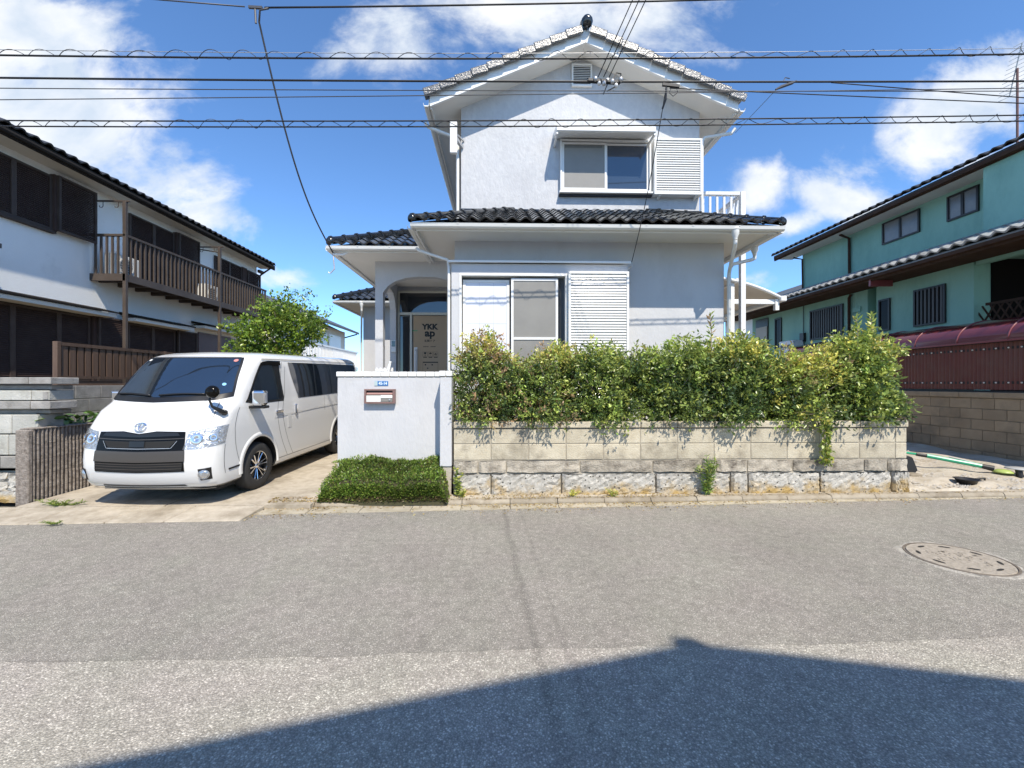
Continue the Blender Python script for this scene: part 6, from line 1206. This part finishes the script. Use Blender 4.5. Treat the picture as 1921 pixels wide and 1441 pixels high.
# bare tips and young shoots standing above the hedge
def shoots(name, label, pts, leaf, pal):
    for (x, z0, z1) in pts:
        t = thing(name, (x, HY-0.1, z0), label, 'shoot', 'shoots above the hedge'); top = Vector((x+random.uniform(-.05,.05), HY-0.1, z1)); b = MB(); b.tube([(x,HY-0.1,z0-0.4),(x+0.01,HY-0.1,(z0+z1)/2),top], [0.008,0.006,0.003], 5); b.build('stem', 'dry_twig', t)
        P = []; D = []
        for k in range(22):
            q = k/21; z = z0+(z1-z0)*q; a = k*2.4; P.append((x, HY-0.1, z)); D.append((math.cos(a), math.sin(a), 0.55+q*0.6))
        o = put('leaves', leaves_mesh('leaves', P, D, [leaf*random.uniform(.8,1.2) for _ in P], palette(len(P), pal), 'leaf', 0.36), t); o['kind'] = 'stuff'
shoots('tall_shoot', 'upright leafy shoot standing above the hedge before the bare wall', [(2.93, 2.15, 2.48)], 0.085, [w(G_BRN,1),w(G_LIT,1),w(G_MID,1)])
shoots('tall_shoot', 'upright bright leafy shoot above the broad leaved end shrub', [(5.02, 2.2, 2.46)], 0.09, [w(G_LIT,3),w(G_YEL,1)])
shoots('tall_shoot', 'second bright leafy shoot beside the wall end above the broad leaved shrub', [(5.22, 2.2, 2.5)], 0.09, [w(G_LIT,3),w(G_YEL,1)])
# trailing vine down the block wall
vn = thing('hanging_vine', (4.3, 5.6, 1.0), 'leafy vine trailing down the block wall from the hedge', 'vine')
P = []; D = []
for k in range(330): z = 1.06-0.60*random.random()**0.8; P.append((4.30+random.gauss(0, .06)*(0.5+(1.05-z)*0.5), 5.565-abs(random.gauss(0, .03)), z)); D.append((random.gauss(0, .6), -0.6, random.gauss(-0.2, .5)))
o = put('leaves', leaves_mesh('leaves', P, D, [random.uniform(.035, .065) for _ in P], palette(len(P), [w(G_LIT,3),w(G_MID,2),w(G_YEL,.6)]), 'leaf', 0.8), vn); o['kind'] = 'stuff'
b = MB(); [b.tube([(4.3+q, 5.62, 1.08), (4.29+q, 5.585, 0.8), (4.32+q*1.5, 5.58, 0.45)], 0.005, 5) for q in (-.04, .03)]; b.build('stems', 'dry_twig', vn)
# weeds at the wall foot
def weed(name, label, x, y, z0, h, n, leaf, width, pal, spread, group=None, mt='leaf'):
    t = thing(name, (x, y, z0), label, 'weed', group); P = []; D = []; b = MB()
    for s in range(max(4, n//28)):
        a = random.uniform(0, 6.28); tip = Vector((x+spread*math.cos(a)*random.random(), y+min(spread*0.4, .08)*math.sin(a)*random.random()-0.02, z0+h*random.uniform(.65, 1))); rt = Vector((x+random.uniform(-.05,.05)*spread*5, y, z0)); b.tube([rt, rt.lerp(tip, .5)+Vector((0,0,h*.05)), tip], [0.004,0.003,0.0015], 4, cap=False)
        for k in range(28): q = random.uniform(.1, 1); p = rt.lerp(tip, q); a2 = random.uniform(0, 6.28); P.append(tuple(p)); D.append((math.cos(a2), math.sin(a2)*.6-.2, random.uniform(-.2, .8)))
    b.build('stems', mat('green_stem', (0.10,0.16,0.04), 0.6), t); o = put('leaves', leaves_mesh('leaves', P, D, [leaf*random.uniform(.6,1.2) for _ in P], palette(len(P), pal), mt, width), t); o['kind'] = 'stuff'
weed('weed', 'tall bright feathery weed growing against the stone footing', 2.69, 5.50, 0.06, 0.56, 420, 0.075, 0.16, [w(G_LIT,3),((0.16,0.28,0.06),2.5),w(G_MID,1.5)], 0.17)
weed('weed', 'small green weed between the gate pillar and stone footing', -0.55, 5.52, 0.06, 0.40, 190, 0.05, 0.5, [w(G_MID,2),w(G_LIT,2),w(G_YEL,.5)], 0.12)
for (x, lab, pal, h) in ((-0.50, 'yellowish tuft at the pillar foot on the verge', [w(G_YEL,2),w(G_LIT,2)], 0.12), (0.95, 'low greenish tuft on the verge below the second footing stone', [w(G_YEL,2),w(G_LIT,1)], 0.09), (1.45, 'low yellow tuft on the verge by the feathery weed', [w(G_YEL,2),w(G_LIT,2)], 0.11)):
    weed('grass_tuft', lab, x, 5.47, 0.066, h, 110, 0.04, 0.25, pal, 0.14, 'tufts along the verge')
GR = [w(G_LIT,3),((0.17,0.26,0.05),2)]
weed('grass_tuft', 'bright grass tuft where the ribbed wall meets the apron', -5.25, 5.26, 0.05, 0.08, 330, 0.05, 0.12, GR, 0.34); weed('grass_tuft', 'small grass tuft in the apron joint beside the asphalt', -4.82, 4.72, 0.01, 0.04, 170, 0.035, 0.12, GR, 0.2); weed('grass_tuft', 'grass tuft at the asphalt edge before the stone wall', -5.75, 4.72, 0.01, 0.045, 170, 0.035, 0.12, GR, 0.2)
# clipped ground-cover bank in front of the gate wall
gc = thing('ground_cover', (-1.6, 5.6, 0.07), 'mound of fine green ground cover before the gate wall', 'ground cover')
def hgt(x, y):
    e = min(1, max(0, (x+2.24)/0.10))**0.5*min(1, max(0, (-0.68-x)/0.08))**0.5; f = min(1, max(0, (y-5.31)/0.07))**0.5
    return 0.06+(0.25+0.17*min(1, max(0, (y-5.34)/0.45))+0.022*math.sin(7*x+1)+0.016*math.sin(15*x+9*y)+0.012*math.sin(31*x-14*y))*e*f
xs_ = np.linspace(-2.26, -0.66, 60); ys_ = np.linspace(5.29, 5.89, 24); b = MB(); b.grid([[(x, y, hgt(x, y)-0.035) for x in xs_] for y in ys_]); b.build('mound', mat('mound_soil', (0.03,0.035,0.012), 0.95, (0.06,0.05,0.025), 20), gc, smooth=True)
P = []; D = []; kind = []
for k in range(11500):
    x = random.uniform(-2.25, -0.66); y = random.uniform(5.31, 5.89); P.append((x, y, hgt(x, y)-0.035+0.05*random.random())); D.append((random.gauss(0, .7), -0.4+random.gauss(0, .5), 0.9+random.gauss(0, .4))); kind.append(random.random() < 0.05)
for k in range(7500):
    q = random.random()
    if q < .84: x = random.uniform(-2.24, -0.66); y = 5.36; h = hgt(x, y); x, y = x, 5.315+random.gauss(0, .014); dv = (random.gauss(0, .6), -0.9, 0.35+random.gauss(0, .5))
    else: y = random.uniform(5.31, 5.85); h = hgt(-2.16, y); x = -2.22+random.gauss(0, .014); dv = (-0.9, random.gauss(0, .6), 0.35+random.gauss(0, .5))
    t = random.random(); z = 0.07+(h-0.07)*t; P.append((x, y, z)); D.append(dv); kind.append(t < 0.28 and random.random() < .75)
for k in range(700):
    x = random.uniform(-2.25, -0.75); P.append((x, 5.80+random.uniform(-.12,.07), 0.46+0.08*random.random()*(0.6+0.6*math.sin(6*x)))); D.append((random.gauss(0,.5), random.gauss(0,.4), 1)); kind.append(False)
cols = palette(len(P), [((0.19,0.29,0.05),3),((0.27,0.38,0.07),2.5),((0.075,0.14,0.028),2.0),((0.30,0.30,0.09),.7)]); kk = np.array(kind); cols[kk] = palette(int(kk.sum()), [((0.26,0.21,0.11),2),((0.15,0.12,0.06),2),((0.12,0.14,0.05),1)])
patchy = np.array([0.82+0.3*math.sin(3.1*q[0]+1.3*math.sin(5*q[1]))*math.sin(8*q[1]+2*q[0]) for q in P])[:, None]
o = put('leaves', leaves_mesh('leaves', P, D, RNG.uniform(.016, .036, len(P)), np.clip(cols*patchy, .004, 1), 'leaf', 0.55), gc); o['kind'] = 'stuff'
# leafy plant in the planter, every big leaf a piece
lp = thing('leafy_plant', (-6.05, 6.15, 0.86), 'low leafy plant with broad green leaves on the ribbed planter wall', 'plant')
lmesh = []
for col in ((0.09,0.17,0.035), (0.13,0.22,0.045), (0.05,0.11,0.025)):
    b = MB(); out = [(0,0,0),(0.35,-0.30,0.05),(0.75,-0.24,0.02),(1.0,0,-0.10),(0.75,0.24,0.02),(0.35,0.30,0.05)]; b.add([(p[0]*0.14, p[1]*0.14, p[2]*0.14) for p in out]+[(0.055,0,-0.012)], [(6,i,(i+1) % 6) for i in range(6)]); lmesh.append(b.mesh('leaf', mat('broad_leaf_%d' % len(lmesh), col, 0.4, tuple(c*1.3 for c in col), 30)))
for k in range(120): put('leaf', random.choice(lmesh), lp, (random.uniform(-6.25,-5.82), 5.62+1.25*random.random(), 0.92+0.17*random.random()), (random.gauss(0,.5), random.gauss(.1,.5), random.uniform(0, 6.28)), (random.uniform(.6,1.1),)*3)
b = MB(); [b.tube([(-6.05,5.7+q*0.2,0.86),(-6.0+random.uniform(-.2,.2),5.72+q*0.2,1.05)], 0.006, 5) for q in range(6)]; b.build('stems', 'green_stem', lp)
# tree behind the van
tr = thing('garden_tree', (-5.45, 10.7, 0.25), 'small leafy garden tree behind the van before the brown balcony', 'tree')
b = MB(); b.tube([(-5.4,10.7,0.2),(-5.42,10.7,1.2),(-5.5,10.65,2.2),(-5.45,10.6,3.2)], [0.075,0.06,0.045,0.02], 9)
for k in range(9):
    a = k*0.7; z = 1.6+0.15*k; b.tube([(-5.45,10.67,z),(-5.45+0.5*math.cos(a),10.67+0.35*math.sin(a),z+0.35),(-5.45+0.95*math.cos(a),10.67+0.6*math.sin(a),z+0.55)], [0.03,0.018,0.006], 6)
b.build('trunk', 'bark', tr, smooth=True)
blobs = [(-5.55,10.6,2.75,0.85,0.65,0.50),(-5.0,10.6,3.05,0.62,0.55,0.42),(-6.15,10.55,2.85,0.48,0.42,0.22),(-6.1,10.55,2.30,0.52,0.45,0.32),(-5.3,10.6,2.2,0.60,0.5,0.36),(-5.5,10.6,3.35,0.45,0.4,0.28),(-4.75,10.6,2.75,0.45,0.4,0.25)]
P, D, S_, ids, C = sprigs(blobs, 800, 12, 0.085, 0.17, up=0.5, shell=0.4); cs = palette(len(C), [((0.21,0.30,0.04),3),((0.14,0.23,0.032),2.5),((0.28,0.36,0.055),2),((0.08,0.15,0.028),1.2)])
P2, D2, S2, i2, C2 = sprigs([(-5.0,10.7,3.6,0.40,0.3,0.24),(-4.55,10.7,3.3,0.3,0.3,0.3)], 34, 9, 0.07, 0.2, up=0.8); cs2 = palette(len(C2), [((0.16,0.28,0.06),2),((0.24,0.32,0.06),1)])
cols = np.clip(np.vstack([cs[ids], cs2[i2]])*RNG.uniform(.75, 1.3, (len(ids)+len(i2), 1)), .004, 1)
o = put('crown', leaves_mesh('crown', np.vstack([P, P2]), np.vstack([D, D2]), np.concatenate([S_, S2]), cols, 'leaf', 0.62), tr); o['kind'] = 'stuff'
# far tree line low on the horizon, seen between the houses
for k, (x, y, r_) in enumerate(((-12.5,46,2.6),(-17,49,3.0),(24,60,3.2),(-24,52,3.0))):
    t = thing('far_tree', (x, y, 0), ('low dark tree far behind the rear house', 'broad tree far behind the neighbour house', 'distant tree far behind the terrace roof', 'distant tree hidden beyond the rear house')[k], 'tree', 'far trees')
    MB().tube([(x,y,0),(x,y,1.6)], [0.2,0.12], 8).build('trunk', 'bark', t); P, D, S_, ids, C = sprigs([(x,y,1.7,r_,r_,1.1),(x+1,y,2.0,r_*.6,r_*.6,.9)], 260, 10, 0.22, 0.4); cs = palette(len(C), [w(G_MID,2),w(G_DARK,2),w(G_LIT,1)]); o = put('crown', leaves_mesh('crown', P, D, S_, cs[ids], 'leaf', .7), t); o['kind'] = 'stuff'

# ------------------------------------------------------------------ things lying on the sandy side lot
mat('tool_green', (0.03,0.30,0.17), 0.35, (0.045,0.36,0.21), 8); mat('tool_lime', (0.36,0.44,0.12), 0.4); mat('tool_black', (0.015,0.015,0.016), 0.5); mat('tool_grey', (0.42,0.42,0.40), 0.4)
tm_ = thing('grass_trimmer', (7.4, 6.9, 0.1), 'green and lime grass trimmer lying on the sandy side lot', 'garden tool')
b = MB(); b.tube([(6.35,7.05,0.35),(6.75,7.1,0.37),(7.05,7.05,0.33)], [0.018,0.02,0.02], 8); b.build('hose_end', 'tool_green', tm_, smooth=True)
b = MB(); b.tube([(7.04,7.05,0.33),(7.16,6.98,0.31)], 0.03, 8); b.build('collar', 'tool_black', tm_); b = MB(); b.tube([(7.15,6.98,0.315),(7.72,6.62,0.20)], 0.034, 10); b.build('shaft', 'tool_green', tm_)
b = MB(); b.tube([(7.70,6.63,0.205),(7.80,6.55,0.18)], [0.036,0.045], 10); b.build('coupling', 'tool_black', tm_)
b = MB(); b.lathe([(0.0,0.05),(0.07,0.045),(0.11,0.02),(0.12,0.0),(0.0,0.0)], (7.86,6.47,0.135), 'Z', 18); b.build('guard', 'tool_lime', tm_, smooth=True); b = MB(); b.lathe([(0.0,0.02),(0.15,0.016),(0.165,0.0),(0.0,0.0)], (8.06,6.42,0.20), 'Z', 20); b.build('motor_cover', 'tool_grey', tm_, smooth=True)
b = MB(); b.tube([(7.97,6.36,0.20),(7.97,6.34,0.09)], 0.04, 10); b.build('cutting_head', 'tool_black', tm_); b = MB(); b.tube([(7.45,6.9,0.31),(7.58,6.78,0.27),(7.66,6.70,0.24)], 0.012, 6); b.build('lever', 'tool_grey', tm_)
cr = thing('plastic_crate', (6.35, 6.55, 0.08), 'dark brown plastic bin tipped beside the block wall end', 'bin')
b = MB(); b.prism([(5.98,0.09),(6.52,0.09),(6.58,0.16),(6.50,0.36),(6.42,0.39),(5.98,0.39)], 1, 6.55, 6.85); b.build('body', 'tool_black', cr, bevel=0.015); b = MB(); b.box(5.95,6.28,6.42,6.56,0.07,0.16); b.build('lid', mat('bin_brown', (0.10,0.07,0.05), 0.6), cr, bevel=0.01)
b = MB(); b.box(6.3,6.5,6.40,6.60,0.07,0.13); b.build('broken_tile', 'kerb_concrete', cr, bevel=0.01)
ty = thing('black_tray', (6.72, 6.0, 0.08), 'small black plastic tray lying near the kerb on the side lot', 'tray'); b = MB(); b.lathe([(0.0,0.005),(0.09,0.0),(0.13,0.07),(0.15,0.075),(0.12,0.06),(0.08,0.015),(0.0,0.015)], (6.72,5.98,0.08), 'Z', 16); b.build('bowl', 'tool_black', ty, smooth=True); b = MB(); b.tube([(6.85,5.98,0.15),(6.98,5.97,0.16),(7.0,5.99,0.13)],0.012,6); b.build('handle', 'tool_black', ty)
# loose litter: dry leaves in the gutter, stones on the side lot
P = []; D = []
for k in range(4200):
    x = random.choice([random.uniform(-2.9, 8), random.uniform(-2.9, 8), random.gauss(-2.4, .4), random.gauss(0.3, .5), random.gauss(2.0, .6)]); x = max(-2.85, min(9, x)); q = random.random()
    if q < .12: y = Ya(x)-abs(random.gauss(0, .10)); z = 0.004
    elif q < .45: y = Yc(x)-abs(random.gauss(0, .07)); z = 0.016
    elif q < .7: y = Yc(x)+0.03+random.random()*0.08; z = 0.073
    else: y = Yc(x)+0.12+0.14*random.random(); z = 0.075
    P.append((x, y, z)); D.append((random.gauss(0,1), random.gauss(0,1), 0.12))
o = put('leaf_litter', leaves_mesh('leaf_litter', P, D, RNG.uniform(.008, .032, len(P)), palette(len(P), [((0.46,0.34,0.13),3),((0.30,0.20,0.08),2),((0.5,0.4,0.2),1.5),((0.14,0.10,0.06),1)]), 'leaf', 0.5)); tag(o, 'dry leaves and straw scattered along the kerb', 'litter', kind='stuff')
b = MB()
for k in range(1300):
    x = random.uniform(5.6, 9.2); y = Yc(x)+0.15+3.5*random.random()**1.6; r_ = random.uniform(.006, .028)*(1.6 if random.random() < .06 else 1); z = 0.075+0.03*(y-5.6)/3
    b.add([(x-r_,y,z),(x,y-r_,z),(x+r_,y,z),(x,y+r_,z),(x+r_*.2,y,z+r_*.9)], [(0,1,4),(1,2,4),(2,3,4),(3,0,4)])
o = b.build('gravel', mat('pebble', (0.34,0.31,0.27), 0.9, (0.5,0.47,0.42), 30)); tag(o, 'loose stones strewn over the sandy side lot', 'gravel', kind='stuff')
for o in bpy.data.objects:
    if '_local' in o: del o['_local']
